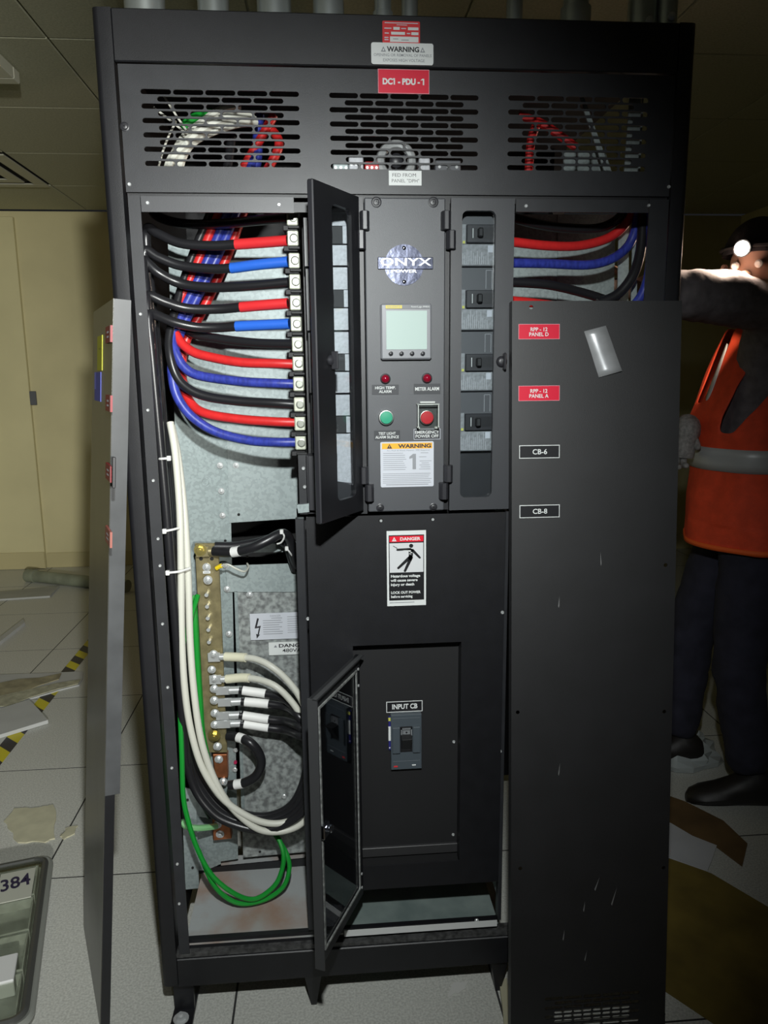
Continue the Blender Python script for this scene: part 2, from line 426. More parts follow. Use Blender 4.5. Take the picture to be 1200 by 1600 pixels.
# ---------------------------------------------------------------- the power cabinet
XL, XR = -0.3865, 0.720
Z_TOP, Z_BAND, Z_VENT, Z_LOW, Z_KICK, Z_BOT = 2.078, 1.991, 1.770, 1.1557, 0.173, 0.0904
YB = 0.26                      # galvanised back plates
DEEP = 0.86
cab = thing('power_cabinet', ((XL + XR) / 2, 0.4, Z_BOT), 'tall black steel power distribution cabinet with its covers off', 'cabinet')
def rpost(x0, sgn, name):
    r = 0.012; w = 0.034
    prof = [(0, 0.05)] + [(r - r * math.cos(a), r - r * math.sin(a)) for a in [math.pi / 2 * i / 5 for i in range(6)]] + [(w, 0), (w, 0.05)]
    poly = [(x0 + sgn * x, y, Z_BOT + 0.004) for x, y in prof]
    return B().prism(poly, (0, 0, Z_TOP - Z_BOT - 0.004)).build(name, BLACK, cab, smooth=True)
rpost(XL, 1, 'corner_post'); rpost(XR, -1, 'corner_post')
B().box(XL, XR, DEEP - 0.04, DEEP, Z_BOT, Z_TOP).box(XL + 0.03, XR - 0.03, DEEP - 0.045, DEEP - 0.04, Z_BOT, Z_TOP).build('rear_panel', BLACK, cab)
B().box(XL, XL + 0.012, 0.05, DEEP - 0.04, Z_BOT, Z_TOP - 0.012).build('side_panel', BLACK, cab)
B().box(XL, XR, 0.03, DEEP - 0.04, Z_TOP - 0.012, Z_TOP).build('roof_plate', BLACK, cab)
B().box(XL + 0.034, XR - 0.034, 0.001, 0.028, Z_BAND, Z_TOP).build('top_rail', BLACK, cab, bev=0.002)
B().box(XL + 0.034, XR - 0.034, 0.0, 0.02, Z_BOT, Z_KICK - 0.012).build('kick_plate', BLACK, cab, bev=0.002)
B().box(XL + 0.034, XR - 0.034, 0.004, 0.03, Z_KICK - 0.011, Z_KICK).build('kick_ledge', mat('worn black edge', (0.05, 0.05, 0.05), 0.45, noise=0.5, nscale=90), cab)
B().box(-0.34, 0.378, 0.018, 0.03, Z_KICK, Z_KICK + 0.022).build('tray_lip', BLACK, cab)
# vent panel with three groups of staggered slots
holes = []
def vent(xa, xb, za, zb, rows=11, nslots=5):
    pitch = (xb - xa) / nslots; gap = 0.0030; hh = (za - zb) / (rows - 1)
    for r_ in range(rows):
        k = nslots - (r_ % 2); z = za - hh * r_; off = pitch / 2 * (r_ % 2)
        for s_ in range(k):
            holes.append(slot(xa + off + pitch * (s_ + 0.5), z, pitch - gap, hh - 0.0032))
YV = 0.004
vent(at(218, 144, YV).x, at(468.5, 150, YV).x, at(340, 145, YV).z, at(345, 256.5, YV).z)
vent(at(513, 150, YV).x, at(749, 155, YV).x, at(630, 151, YV).z, at(630, 261, YV).z)
vent(at(793, 155, YV).x, at(1015, 157, YV).x, at(900, 155, YV).z, at(900, 263, YV).z)
x0, x1 = XL + 0.039, XR - 0.036
plate('vent_panel', rect(x0, x1, Z_VENT + 0.002, Z_BAND - 0.003), holes, YV, YV + 0.003, BLACK2, cab)
B().box(x0, x1, 0.012, 0.02, Z_VENT - 0.012, Z_VENT + 0.004).build('cross_rail', BLACK, cab)
slotted_screw(cab, 195, 198, YV, 0.007)
for q in ((202, 288), (1045, 292)): screw(cab, *q, YV, 0.0035)

# side flanges with screw holes, and the header strips over both bays
FL = B().box(-0.345, -0.323, 0.002, 0.006, Z_KICK, Z_VENT - 0.004).box(-0.345, -0.342, 0.006, 0.03, Z_KICK, Z_VENT - 0.004).build('mounting_flange', BLACK2, cab)
B().box(0.645, 0.684, 0.002, 0.006, Z_KICK, Z_VENT - 0.004).build('mounting_flange', BLACK2, cab)
for q in ((219.5, 491), (231, 641), (239.5, 751), (247, 842), (250, 884), (254, 975), (262, 1074), (268.5, 1200), (277, 1350), (280, 1412)):
    screw(FL, *q, 0.002, 0.0032)
for q in ((1014, 321),): screw(cab, *q, 0.0015, 0.003)
hd = B().box(-0.322, at(459, 320).x, 0.003, 0.007, at(300, 331).z, Z_VENT - 0.005).build('bay_header', mat('highlit header steel', (0.045, 0.046, 0.05), 0.42, bump=0.08, bscale=800), cab)  # highlight on the left header painted in as a lighter grey
screw(hd, 230.5, 317, 0.003, 0.0035); screw(hd, 436, 320, 0.003, 0.0035)
hd = B().box(at(807, 320).x, 0.644, 0.003, 0.007, at(900, 331).z, Z_VENT - 0.005).build('bay_header', BLACK2, cab)
screw(hd, 822, 322, 0.003, 0.0035)

def pq(name, pts, Y, m, parent, thick=0.003, **k):
    return B().prism([at(x, y, Y) for x, y in pts], (0, thick, 0)).build(name, m, parent, **k)
# left bay: galvanised plates
pA = pq('back_plate', [(262, 374), (351, 377), (361, 815), (372, 1342), (345, 1346), (345, 1350), (322, 1360), (300, 1360)], YB, GALV, cab)
pq('side_bracket', [(283, 1230), (306, 1235), (311, 1388), (290, 1390)], YB - 0.03, GALV2, cab)
pB = pq('back_plate', [(348, 377), (457, 379), (466, 810), (358, 817)], YB - 0.004, GALV2, cab)
pq('gap_panel', [(345, 800), (480, 800), (480, 870), (350, 870)], YB + 0.16, DARK, cab)
pq('cross_strip', [(362, 850), (470, 846), (470, 862), (362, 864)], YB - 0.004, GALV2, cab)
pq('cross_strip', [(352, 884), (470, 880), (470, 925), (356, 925)], YB - 0.006, GALV2, cab)
pM = pq('transformer_cover', [(368, 922), (485, 918), (490, 1330), (380, 1340)], YB - 0.002, MOTTLE, cab)
pq('cover_joint', [(366, 924), (371, 924), (382, 1262), (377, 1262)], YB - 0.006, GALV, cab)
for q in ((344, 727), (369, 727), (346, 767), (348, 805)): 
    p = at(*q, YB - 0.004); b = B(); bolt(b, p, 0.0045, 0.004); b.build('rivet_bolt', BOLT, pA, smooth=True)
for q in ((355, 920), (358, 990), (353, 883), (390, 929)):
    p = at(*q, YB - 0.006); b = B(); bolt(b, p, 0.005, 0.005); b.build('rivet_bolt', BOLT, pA, smooth=True)
for q, r in (((321, 753), 0.008),):
    B().ring(at(*q, YB - 0.0005), (0, 1, 0), r, 0.0008).build('knockout', GALV2, pA)
for q in ((373, 804), (352, 845), (386, 870), (374, 1324), (293, 1250), (301, 1356), (406, 1331)):
    p = at(*q, YB - 0.036 if q[0] < 302 else YB - 0.0065); B().cyl(p, p + Vector((0, 0.001, 0)), 0.0032, n=12).build('screw_hole', DARK, pB)
# trays
tray = B().box(-0.335, 0.02, 0.017, 0.30, 0.182, 0.186).box(-0.335, 0.02, 0.28, 0.283, 0.186, 0.215).build('bottom_tray', TRAYM, cab)
B().box(0.024, 0.378, 0.017, 0.42, 0.182, 0.186).build('bottom_tray', TRAYG, cab)
B().box(at(538, 1458, 0.003).x, 0.372, 0.003, 0.0045, at(600, 1461).z, at(600, 1452).z + 0.0005).build('tray_edge_strip', mat('bright strip', (0.62, 0.63, 0.62), 0.45), cab)
pq('rear_sill', [(300, 1358), (490, 1340), (490, 1352), (300, 1366)], 0.262, BLACK, cab)
screw(cab, 745, 1439, 0.017, 0.005)

# centre section: control panel, frames and lower panel
XC, XD, XE = 0.0896, 0.2438, 0.380
YC = -0.004
B().box(at(461, 400).x, at(566, 400).x + 0.004, 0.012, 0.016, Z_VENT - 0.03, Z_VENT - 0.004).box(0.062, XC - 0.002, 0.001, 0.016, Z_LOW + 0.004, Z_VENT - 0.004).build('breaker_frame', BLACK2, cab)
ctrl = B().box(XC, XD, YC, 0.012, Z_LOW + 0.008, Z_VENT - 0.006).build('control_panel', mat('charcoal panel coat', (0.062, 0.065, 0.072), 0.46, bump=0.15, bscale=900), cab, bev=0.002)
for q in ((588, 316), (677, 316)): slotted_screw(ctrl, *q, YC)
for q in ((594, 793), (677, 792)): slotted_screw(ctrl, *q, YC, 0.007)
B().box(XD + 0.001, XD + 0.0095, 0.004, 0.02, Z_LOW + 0.008, Z_VENT - 0.006).build('door_jamb', BLACK, cab)
# lower panel with the recessed window
lx0, lx1 = at(467, 1000).x, at(786, 1000).x
wx0, wx1, wz0, wz1 = at(553, 1100).x, at(720, 1100).x, at(640, 1350).z, at(640, 1006).z
low = plate('lower_panel', rect(lx0 + 0.022, lx1, 0.305, Z_LOW), [rect(wx0, wx1, wz0, wz1)], 0.0, 0.004, BLACK, cab)
B().box(lx0, lx0 + 0.018, 0.003, 0.025, 0.21, Z_LOW - 0.004).build('lower_stile', BLACK2, cab, bev=0.001)
B().box(lx1 + 0.002, XE + 0.002, 0.006, 0.03, 0.2, Z_LOW).build('lower_stile', BLACK2, cab, bev=0.001)
b = B()
for q in ((wx0 - 0.002, wx0, wz0, wz1), (wx1, wx1 + 0.002, wz0, wz1), (wx0, wx1, wz1, wz1 + 0.002)): b.box(q[0], q[1], 0.004, 0.04, q[2], q[3])
b.build('window_reveal', BLACK, cab)
B().box(wx0 - 0.01, wx1 + 0.01, 0.034, 0.037, wz0 - 0.03, wz1 + 0.01).build('dead_front', mat('matt black sheet', (0.011, 0.011, 0.012), 0.6), cab)
B().box(wx0, wx1, 0.026, 0.034, wz0 + 0.004, wz0 + 0.026).build('window_sill_bar', mat('sill black', (0.03, 0.03, 0.031), 0.45), cab, bev=0.001)
B().box(lx0, lx1, 0.10, 0.104, 0.36, Z_LOW).build('inner_barrier', BLACK, cab)
for q in ((595, 813), (676, 811)):
    p = at(*q, -0.0002); h_ = B().cyl(p, p + Vector((0, 0.0002, 0)), 0.005, n=16).build('key_hole', DARK, low)
    B().cyl(p + Vector((0.0005, -0.0002, -0.001)), p + Vector((0.0005, -0.0001, -0.001)), 0.0028, n=14).build('bright_fastener', BOLT, low)
for q in ((481, 967),): screw(cab, *q, 0.003, 0.0038)
for q in ((785, 957),): screw(cab, *q, 0.0, 0.0038)
for q in ((709, 1159), (708, 1304)): screw(cab, *q, 0.034, 0.0035)
for q in ((782, 1174),): screw(cab, *q, 0.006, 0.003)
# right bay rear plates
pq('back_plate', [(790, 335), (878, 335), (874, 520), (790, 520)], YB, GALV, cab)
pq('back_plate', [(872, 335), (962, 335), (958, 520), (870, 520)], YB - 0.004, GALV, cab)
pq('side_strut', [(968, 300), (984, 300), (981, 520), (964, 520)], 0.17, GALV2, cab)
pq('side_strut', [(990, 300), (998, 300), (994, 520), (985, 520)], 0.145, GALV2, cab)
B().box(XR - 0.034, XR, DEEP - 0.09, DEEP - 0.04, Z_BOT, Z_TOP - 0.012).build('corner_post', BLACK, cab)
B().box(XE - 0.004, XE, 0.03, YB, 0.25, Z_VENT).build('section_wall', GALV, cab)
# feet: shipping bracket with bolt at the left, angled feet along the front
def foot(pts, Y0, name, off=0.03):
    return B().prism(pts, (0, off, 0)).build(name, BLACK, cab)
c = at(283, 1545)
fb = B().hexa([(c.x - 0.028, -0.13, 0.002), (c.x + 0.024, -0.13, 0.002), (c.x + 0.022, 0.12, 0.002), (c.x - 0.022, 0.12, 0.002),
               (c.x - 0.028, -0.13, 0.012), (c.x + 0.024, -0.13, 0.012), (c.x + 0.022, 0.12, 0.012), (c.x - 0.022, 0.12, 0.012)])
fb.box(c.x - 0.022, c.x + 0.022, 0.022, 0.034, 0.01, Z_BOT)
fb = fb.build('floor_bracket', BLACK, cab)
p = fl(283, 1592, 0.012); b = B(); bolt(b, p, 0.011, 0.009, (0, 0, 1)); b.build('anchor_bolt', BOLT, fb, smooth=True)
for px in (489, 782):
    c = at(px, 1530)
    B().hexa([(c.x - 0.006, 0.02, 0.0), (c.x + 0.006, 0.02, 0.0), (c.x + 0.006, 0.05, 0), (c.x - 0.006, 0.05, 0),
              (c.x - 0.02, 0.01, Z_BOT), (c.x + 0.02, 0.01, Z_BOT), (c.x + 0.02, 0.07, Z_BOT), (c.x - 0.02, 0.07, Z_BOT)]).build('levelling_foot', BLACK, cab)
for x in (XL + 0.06, XR - 0.06):
    B().cyl((x, DEEP - 0.08, 0), (x, DEEP - 0.08, Z_BOT), 0.02, n=12).build('levelling_foot', BLACK, cab)

# hinges: two offset barrels each
def hinge(parent, xa, ya, xb, yb, w, h, Y):
    for k, (x, y) in enumerate(((xa, ya), (xb, yb))):
        p = at(x, y, Y)
        poly = [(-w, 0), (-w * 0.9, -0.010), (-w * 0.45, -0.017), (w * 0.45, -0.017), (w * 0.9, -0.010), (w, 0)]
        B().prism([(p.x + q[0], Y + q[1], p.z - h / 2) for q in poly], (0, 0, h)).build('hinge_barrel', PLASTIC, parent, bev=0.001)
hinge(ctrl, 569.5, 346, 564, 376, 0.0095, 0.034, YC)
hinge(ctrl, 696, 346, 704, 376, 0.0095, 0.034, YC)
hinge(ctrl, 568, 742, 577, 769, 0.0095, 0.034, YC)
hinge(ctrl, 699.5, 739, 692.5, 766, 0.0095, 0.034, YC)

# right glass door, shut
dx0, dx1, dz0, dz1 = XD + 0.0105, XE - 0.003, Z_LOW + 0.008, Z_VENT - 0.006
gx0, gx1 = at(720.5, 560, -0.006).x, at(771.5, 560, -0.006).x
gz0, gz1 = at(745, 777, -0.006).z, at(745, 329, -0.006).z
rd = plate('breaker_door', rect(dx0, dx1, dz0, dz1), [rrect(gx0, gx1, gz0, gz1, 0.011)], -0.006, 0.004, mat('charcoal door coat', (0.038, 0.040, 0.045), 0.45, bump=0.1, bscale=900), cab)
B().box(gx0 - 0.006, gx1 + 0.006, 0.0045, 0.006, gz0 - 0.006, gz1 + 0.006).build('door_glass', GLASS, rd)
p = at(783.5, 565, -0.006)
lb = B(); lb.lathe(p, (0, -1, 0), [(0.011, 0), (0.011, 0.003), (0.008, 0.007), (0.004, 0.008)], 18)
lb = lb.build('latch_knob', PLASTIC, rd, smooth=True)
B().box(p.x + 0.001, p.x + 0.006, p.y - 0.019, p.y - 0.004, p.z - 0.016, p.z + 0.017).build('latch_wing', PLASTIC, lb, bev=0.002)
B().box(XE + 0.0005, XE + 0.006, -0.006, 0.02, at(800, 728).z, at(800, 690).z).build('door_stop', PLASTIC, cab, bev=0.001)

# swung-open doors: local frame u along the door from the hinge, n = visible face normal
def door_frame_T(hx, hy, fx, fy, z0):
    u = Vector((fx - hx, fy - hy, 0)); L = u.length; u.normalize()
    return u, L
def open_door(name, H, Fp, z0, z1, win, zwin, m, glass, rad, thick, glass_y=0.5):
    u = Vector((H[0] - Fp[0], H[1] - Fp[1], 0)); L = u.length; u.normalize()   # left (free) to right (hinge)
    n = Vector((-u.y, u.x, 0))                                                   # away from the viewer
    T = Matrix(((u.x, n.x, 0, Fp[0]), (u.y, n.y, 0, Fp[1]), (0, 0, 1, 0), (0, 0, 0, 1)))
    d = plate(name, rect(0, L, z0, z1), [rrect(win[0] * L, win[1] * L, zwin[0], zwin[1], rad)], 0, thick, m, cab, T=T)
    B().box(win[0] * L - 0.004, win[1] * L + 0.004, thick * glass_y, thick * glass_y + 0.0015, zwin[0] - 0.004, zwin[1] + 0.004).build('door_glass', glass, d, T=T)
    return d, T, L
H, Fp = (0.079, -0.013), (-0.004, -0.145)
dz0, dz1 = 1.170, 1.763
ud, T, L = open_door('breaker_door', H, Fp, dz0, dz1, (0.37, 0.82), (dz0 + 0.033, dz1 - 0.028), BLACK, GLASS, 0.012, 0.010, 0.3)
B().box(-0.0045, 0.0, -0.001, 0.011, dz0, dz1).build('door_edge', PLASTIC, ud, T=T, bev=0.002)
kz = at(518, 563, -0.11).z
k = B(); k.lathe((L * 0.27, 0, kz), (0, -1, 0), [(0.010, 0), (0.010, 0.003), (0.006, 0.007), (0.004, 0.008)], 16)
k = k.build('latch_knob', PLASTIC, ud, T=T, smooth=True)
B().box(L * 0.27 - 0.002, L * 0.27 + 0.002, -0.016, -0.003, kz - 0.016, kz + 0.016).build('latch_wing', PLASTIC, k, T=T, bev=0.001)
B().box(L * 0.27 - 0.004, L * 0.27 + 0.03, 0.011, 0.016, kz - 0.005, kz + 0.005).build('latch_bar', PLASTIC, ud, T=T, bev=0.001)

H, Fp = (0.066, -0.004), (-0.029, -0.212)
dz0, dz1 = 0.300, 0.861
ld, T, L = open_door('input_breaker_door', H, Fp, dz0, dz1, (0.10, 0.90), (dz0 + 0.03, dz1 - 0.03), BLACK, GLASSD, 0.004, 0.008, 0.2)
RIM = mat('worn steel rim', (0.30, 0.31, 0.30), 0.4, 0.4, noise=0.4, nscale=120)
b = B(); zz0, zz1 = dz0 + 0.03, dz1 - 0.03
for q in ((0.085, 0.105, zz0, zz1), (0.895, 0.91, zz0, zz1)): b.box(q[0] * L, q[1] * L, -0.003, 0.0, q[2], q[3])
b.box(0.085 * L, 0.91 * L, -0.003, 0, zz0 - 0.004, zz0).box(0.085 * L, 0.91 * L, -0.003, 0, zz1, zz1 + 0.004)
b.build('glass_rim', RIM, ld, T=T)
B().box(-0.003, 0.0, -0.010, 0.010, dz0, dz1).box(-0.003, L, -0.010, -0.0005, dz1 - 0.002, dz1 + 0.0015).build('door_edge', mat('edge black', (0.04, 0.041, 0.043), 0.45), ld, T=T)
kz = at(509, 1299, -0.2).z
b = B(); b.box(0.04 * L, 0.15 * L, -0.012, -0.003, kz - 0.014, kz + 0.014); b.cyl((0.13 * L, -0.012, kz), (0.13 * L, -0.02, kz), 0.008, n=12)
b.build('cam_latch', CHROME, ld, T=T, bev=0.002)
for v in (0.05, 0.115, 0.90, 0.96):
    zz = dz1 - v * (dz1 - dz0); c = T @ Vector((0.955 * L, -0.0005, zz)); n_ = T.to_3x3() @ Vector((0, -1, 0))
    B().cyl(c, c + n_ * 0.002, 0.003, n=10).build('hinge_screw', BOLT, ld)

# ---------------------------------------------------------------- circuit breakers (four each side)
LABG = mat('breaker label grey', (0.24, 0.25, 0.26), 0.5, noise=0.2, nscale=150)
LABW = mat('breaker label pale', (0.50, 0.51, 0.54), 0.45, noise=0.12, nscale=150)
LABL = mat('breaker print', (0.42, 0.43, 0.45), 0.5)
YELG = mat('yellow green dot', (0.55, 0.55, 0.10), 0.5)
ORD = ['top', 'second from top', 'third from top', 'lowest']
LEFT_Y = [322, 418, 518, 615, 709]
RIGHT_Y = [318, 417, 517, 612, 706]
LUGS = [[(455, 340), (456, 372), (458, 407)], [(459, 440), (460, 473), (461, 506)], [(463, 538), (464, 568), (465, 600)], [(466, 632), (467, 662), (468, 692)]]
for i in range(4):
    z1, z0 = at(520, LEFT_Y[i], 0.05).z, at(520, LEFT_Y[i + 1], 0.05).z
    xa = at(474 + i * 4, (LEFT_Y[i] + LEFT_Y[i + 1]) / 2, 0.05).x; xb = 0.080
    br = thing('circuit_breaker', ((xa + xb) / 2, 0.09, z0), 'black three-pole circuit breaker behind the open glass door, ' + ORD[i] + ' of its column', 'circuit breaker', 'breakers of the left column')
    B().box(xa, xb, 0.050, 0.15, z0 + 0.001, z1 - 0.001).box(xa + 0.015, xb, 0.034, 0.05, z0 + 0.0015, z1 - 0.0015).build('breaker_body', PLASTIC, br, bev=0.0015)
    hz = z0 + (z1 - z0) * 0.5
    u0, u1 = at(519, 500, 0.03).x, at(549, 500, 0.03).x
    hp = B().box(u0 - 0.035, u1 + 0.005, 0.026, 0.034, hz - 0.017, hz + 0.017).build('handle_plate', PLASTIC_D, br, bev=0.001)
    B().box(u0 - 0.02, u0 + 0.004, 0.014, 0.026, hz - 0.008, hz + 0.008).build('toggle', PLASTIC, hp, bev=0.002)
    B().box(u1 - 0.014, u1 - 0.005, 0.0252, 0.0262, hz - 0.016, hz + 0.016).build('white_strip', LABW, hp)
    for a_, c_ in ((hz + 0.018, z1 - 0.002), (z0 + 0.002, hz - 0.018)):
        B().box(u0 - 0.02, u1 + 0.005, 0.0328, 0.034, a_, c_).build('rating_label', LABW, br)
    for k, (lx, ly) in enumerate(LUGS[i]):
        p = at(lx + 1.5, ly, 0.055); s_ = 0.0145
        lg = B().box(p.x - s_ * 0.75, p.x + s_ * 0.75, 0.055, 0.085, p.z - s_, p.z + s_).build('lug', LUGM, br, bev=0.002)
        B().lathe((p.x + 0.002, 0.055, p.z), (0, -1, 0), [(0.0085, 0), (0.0085, 0.002), (0.0065, 0.0025), (0.006, 0.0005), (0.003, 0.0005)], 16).build('lug_screw', mat('lug screw', (0.30, 0.31, 0.27), 0.35, 0.5), lg, smooth=True)
        q = at(lx, ly + 16.5, 0.06)
        bt = B().box(q.x - 0.016, q.x + 0.012, 0.058, 0.09, q.z - 0.005, q.z + 0.005).box(q.x - 0.006, q.x + 0.016, 0.05, 0.07, q.z - 0.002, q.z + 0.003).build('phase_barrier', PLASTIC_D, br, bev=0.001)
    # right column, seen through the shut door
    z1, z0 = at(745, RIGHT_Y[i], 0.035).z, at(745, RIGHT_Y[i + 1], 0.035).z
    xa, xb = XD + 0.018, XE - 0.012
    br = thing('circuit_breaker', ((xa + xb) / 2, 0.09, z0), 'black circuit breaker behind the shut glass door, ' + ORD[i] + ' of its column', 'circuit breaker', 'breakers of the right column')
    B().box(xa, xb, 0.036, 0.15, z0 + 0.001, z1 - 0.001).build('breaker_body', mat('grey breaker moulding', (0.075, 0.078, 0.085), 0.5), br, bev=0.001)
    hz = at(745, [365, 467, 566, 659][i], 0.03).z
    u0, u1 = at(719, 560, 0.034).x, at(772, 560, 0.034).x
    hp = B().box(u0 + 0.010, u1 + 0.01, 0.026, 0.036, hz - 0.0175, hz + 0.0165).build('handle_plate', PLASTIC, br, bev=0.001)
    B().box(u0 + 0.019, u1 + 0.004, 0.0255, 0.0262, hz - 0.010, hz + 0.0105).build('handle_slot', S_BLACK, hp)
    B().box(u0 + 0.030, u0 + 0.040, 0.012, 0.026, hz - 0.0085, hz + 0.0085).build('toggle', PLASTIC_D, hp, bev=0.002)
    B().box(u0 + 0.021, u0 + 0.0225, 0.0245, 0.0257, hz - 0.009, hz + 0.009).build('toggle_mark', S_WHITE, hp)
    B().box(u0 + 0.001, u0 + 0.009, 0.034, 0.036, hz - 0.019, hz + 0.018).build('rating_strip', LABG, br)
    B().box(u0 + 0.003, u0 + 0.008, 0.0332, 0.034, hz - 0.018, hz - 0.013).build('colour_dot', YELG, br)
    zl0, zl1 = z0 + 0.003, hz - 0.0195
    lb = B().box(u0 - 0.002, u1 - 0.002, 0.0345, 0.036, zl0, zl1).build('rating_label', LABG, br)
    b = B()
    for k in range(13):
        xx = u0 + 0.003 + k * 0.0042; hh = (zl1 - zl0) * random.uniform(0.35, 0.9)
        b.box(xx, xx + 0.0011, 0.0342, 0.0345, zl0 + 0.002, zl0 + 0.002 + hh)
    b.box(u0 - 0.001, u0 + 0.0022, 0.0342, 0.0345, zl0 + 0.002, zl1 - 0.002)
    b.build('fine_print', LABL, lb)
    B().box(u1 - 0.016, u1 - 0.006, 0.0338, 0.0345, zl1 - 0.015, zl1 - 0.002).build('white_patch', S_PAPER, lb)
    if i > 0:
        b = B()
        for k in range(2): b.box(u1 - 0.019 + k * 0.012, u1 - 0.0183 + k * 0.012, 0.0355, 0.036, hz + 0.02, z1 - 0.006)
        b.box(u1 - 0.019, u1 - 0.0063, 0.0355, 0.036, z1 - 0.0067, z1 - 0.006)
        b.build('moulded_outline', LABL, br)
# blank cover under each column
z1, z0 = at(520, 710, 0.05).z, at(520, 795, 0.05).z
bl = B().box(at(482, 750, 0.05).x, 0.08, 0.034, 0.05, z0, z1).box(at(478, 750, 0.05).x, 0.08, 0.05, 0.08, z0 - 0.01, z1).build('blank_cover', PLASTIC, cab, bev=0.001)
pq('warning_sheet', [(527, 700), (553, 698), (553, 755), (527, 752)], 0.0325, LABW, cab, thick=0.0008)
for q in ((474, 732), (476, 761)): screw(cab, *q, 0.048, 0.0038)
B().box(at(467, 750, 0.06).x, at(480, 750, 0.06).x, 0.05, 0.16, z0 - 0.01, z1).build('column_edge', BLACK2, cab)
pq('bright_bracket', [(464, 789), (483, 787), (484, 800), (466, 802)], 0.045, GALV2, cab, thick=0.01)
z1, z0 = at(745, 707, 0.035).z, at(745, 790, 0.035).z
B().box(XD + 0.018, XE - 0.012, 0.034, 0.05, z0 - 0.01, z1 - 0.001).build('blank_cover', BLACK2, cab, bev=0.001)
z1, z0 = at(745, 318, 0.035).z + 0.02, at(745, 318, 0.035).z
B().box(XD + 0.018, XE - 0.012, 0.034, 0.05, z0, z1).build('blank_cover', PLASTIC, cab)
B().box(at(472, 400, .05).x, 0.08, 0.13, 0.17, 1.16, Z_VENT - 0.02).build('column_back', BLACK, cab)

# ---------------------------------------------------------------- control panel devices
# power meter
T, w, h = front(594, 475, 673, 562, YC)
mt = thing('power_meter', T.translation + Vector((0, 0, -h / 2)), 'square grey power meter with a blank pale screen and four buttons', 'power meter')
B().box(T.translation.x - w / 2, T.translation.x + w / 2, YC - 0.014, YC, T.translation.z - h / 2, T.translation.z + h / 2).build('bezel', BEZEL, mt, bev=0.003)
Ts, ws, hs = front(603.5, 485.5, 667, 546, YC - 0.014)
B().box(Ts.translation.x - ws / 2, Ts.translation.x + ws / 2, YC - 0.0152, YC - 0.0141, Ts.translation.z - hs / 2, Ts.translation.z + hs / 2).build('screen', LCD, mt)
sign('name_strip', None, Matrix.Translation(at(637, 479.5, YC - 0.0142)), w * 0.86, 0.0075, mat('strip grey', (0.085, 0.09, 0.1), 0.4),
     [('r', mat('maker yellow', (0.55, 0.45, 0.05), 0.5), 1, 0.0, 0.1, 0.37, 0.9), ('t', S_INKG, 2, 'SQUARE D', 0.03, 0.3, 0.34, 0.75), ('t', S_WHITE, 1, 'PowerLogic PM850', 0.58, 0.28, 0.99, 0.8)], parent=mt)
for k in range(4):
    p = at(610.5 + k * 16.6, 552.5, YC - 0.014)
    B().lathe(p, (0, -1, 0), [(0.0047, 0), (0.0047, 0.0012), (0.0036, 0.0014), (0.0034, 0.0035), (0.002, 0.0042)], 16).build('button', PLASTIC, mt, smooth=True)
# embossed chrome badge
T, w, h = front(600.5, 382, 662, 446, YC)
bx = at(590, 412, YC).x; bx1 = at(676.5, 412, YC).x; bz1 = at(633, 402, YC).z; bz0 = at(633, 421, YC).z
c = T.translation; r_ = (w + h) / 4
bd = thing('maker_badge', (c.x, YC, c.z - r_), 'round embossed chrome maker badge above the power meter', 'badge')
outl = []
n_ = 48
for k in range(n_):
    a = 2 * math.pi * k / n_; outl.append((c.x + r_ * math.cos(a), c.z + r_ * math.sin(a)))
CHR2 = mat('brushed chrome', (0.05, 0.055, 0.085), 0.28, 0.6, bump=0.4, bscale=45)
LETT = mat('bright raised chrome', (0.75, 0.77, 0.80), 0.35, 0.3)
B().mesh(plate_mesh(outl, [], 0.0008), Matrix.Translation((0, YC - 0.0008, 0)) @ XZ).build('disc', CHR2, bd)
B().box(bx, bx1, YC - 0.0032, YC - 0.0004, bz0, bz1).build('bar', CHR2, bd, bev=0.001)
def emboss(txt, x0, x1, z0, z1, Y, m, bold, parent, name='raised_letters', ext=0.06):
    cu = bpy.data.curves.new('t', 'FONT'); cu.body = txt; cu.size = 1; cu.offset = bold; cu.extrude = ext; cu.bevel_depth = 0.0; cu.resolution_u = 3
    me = curve_mesh(cu)
    xs = [v.co.x for v in me.vertices]; ys = [v.co.y for v in me.vertices]
    sx = (x1 - x0) / (max(xs) - min(xs)); sz = (z1 - z0) / (max(ys) - min(ys))
    M = Matrix.Translation((x0 - min(xs) * sx, Y, z0 - min(ys) * sz)) @ Matrix.Diagonal((sx, 0.02, sz, 1)) @ XZ
    B().mesh(me, M).build(name, m, parent)
emboss('ONYX', bx + 0.005, bx1 - 0.004, bz0 + 0.006, bz1 - 0.002, YC - 0.0045, LETT, 0.008, bd)
emboss('POWER', c.x - 0.024, c.x + 0.024, bz0 - 0.0065, bz0 - 0.0005, YC - 0.0028, LETT, 0.012, bd)
for zz in (c.z + r_ * 0.82, c.z - r_ * 0.82):
    B().lathe((c.x, YC - 0.0016, zz), (0, -1, 0), [(0.0038, 0), (0.0034, 0.001), (0.002, 0.0016)], 12).build('rivet', CHROME, bd, smooth=True)
# pilot lamps
LAMPR = mat('dark red lens', (0.22, 0.004, 0.018), 0.12, coat=0.6)
for px, py, lab in ((602, 592, 'dark red pilot lamp above the HIGH TEMP. ALARM tag'), (667, 591, 'dark red pilot lamp above the METER ALARM tag')):
    p = at(px, py, YC)
    l_ = thing('pilot_lamp', p, lab, 'pilot lamp', 'red pilot lamps')
    B().lathe(p, (0, -1, 0), [(0.0102, 0), (0.0102, 0.002), (0.0086, 0.003)], 24).build('ring', PLASTIC, l_, smooth=True)
    B().lathe(p, (0, -1, 0), [(0.0086, 0.002), (0.0084, 0.005), (0.007, 0.009), (0.004, 0.0115), (0.001, 0.012)], 24).build('lens', LAMPR, l_, smooth=True)
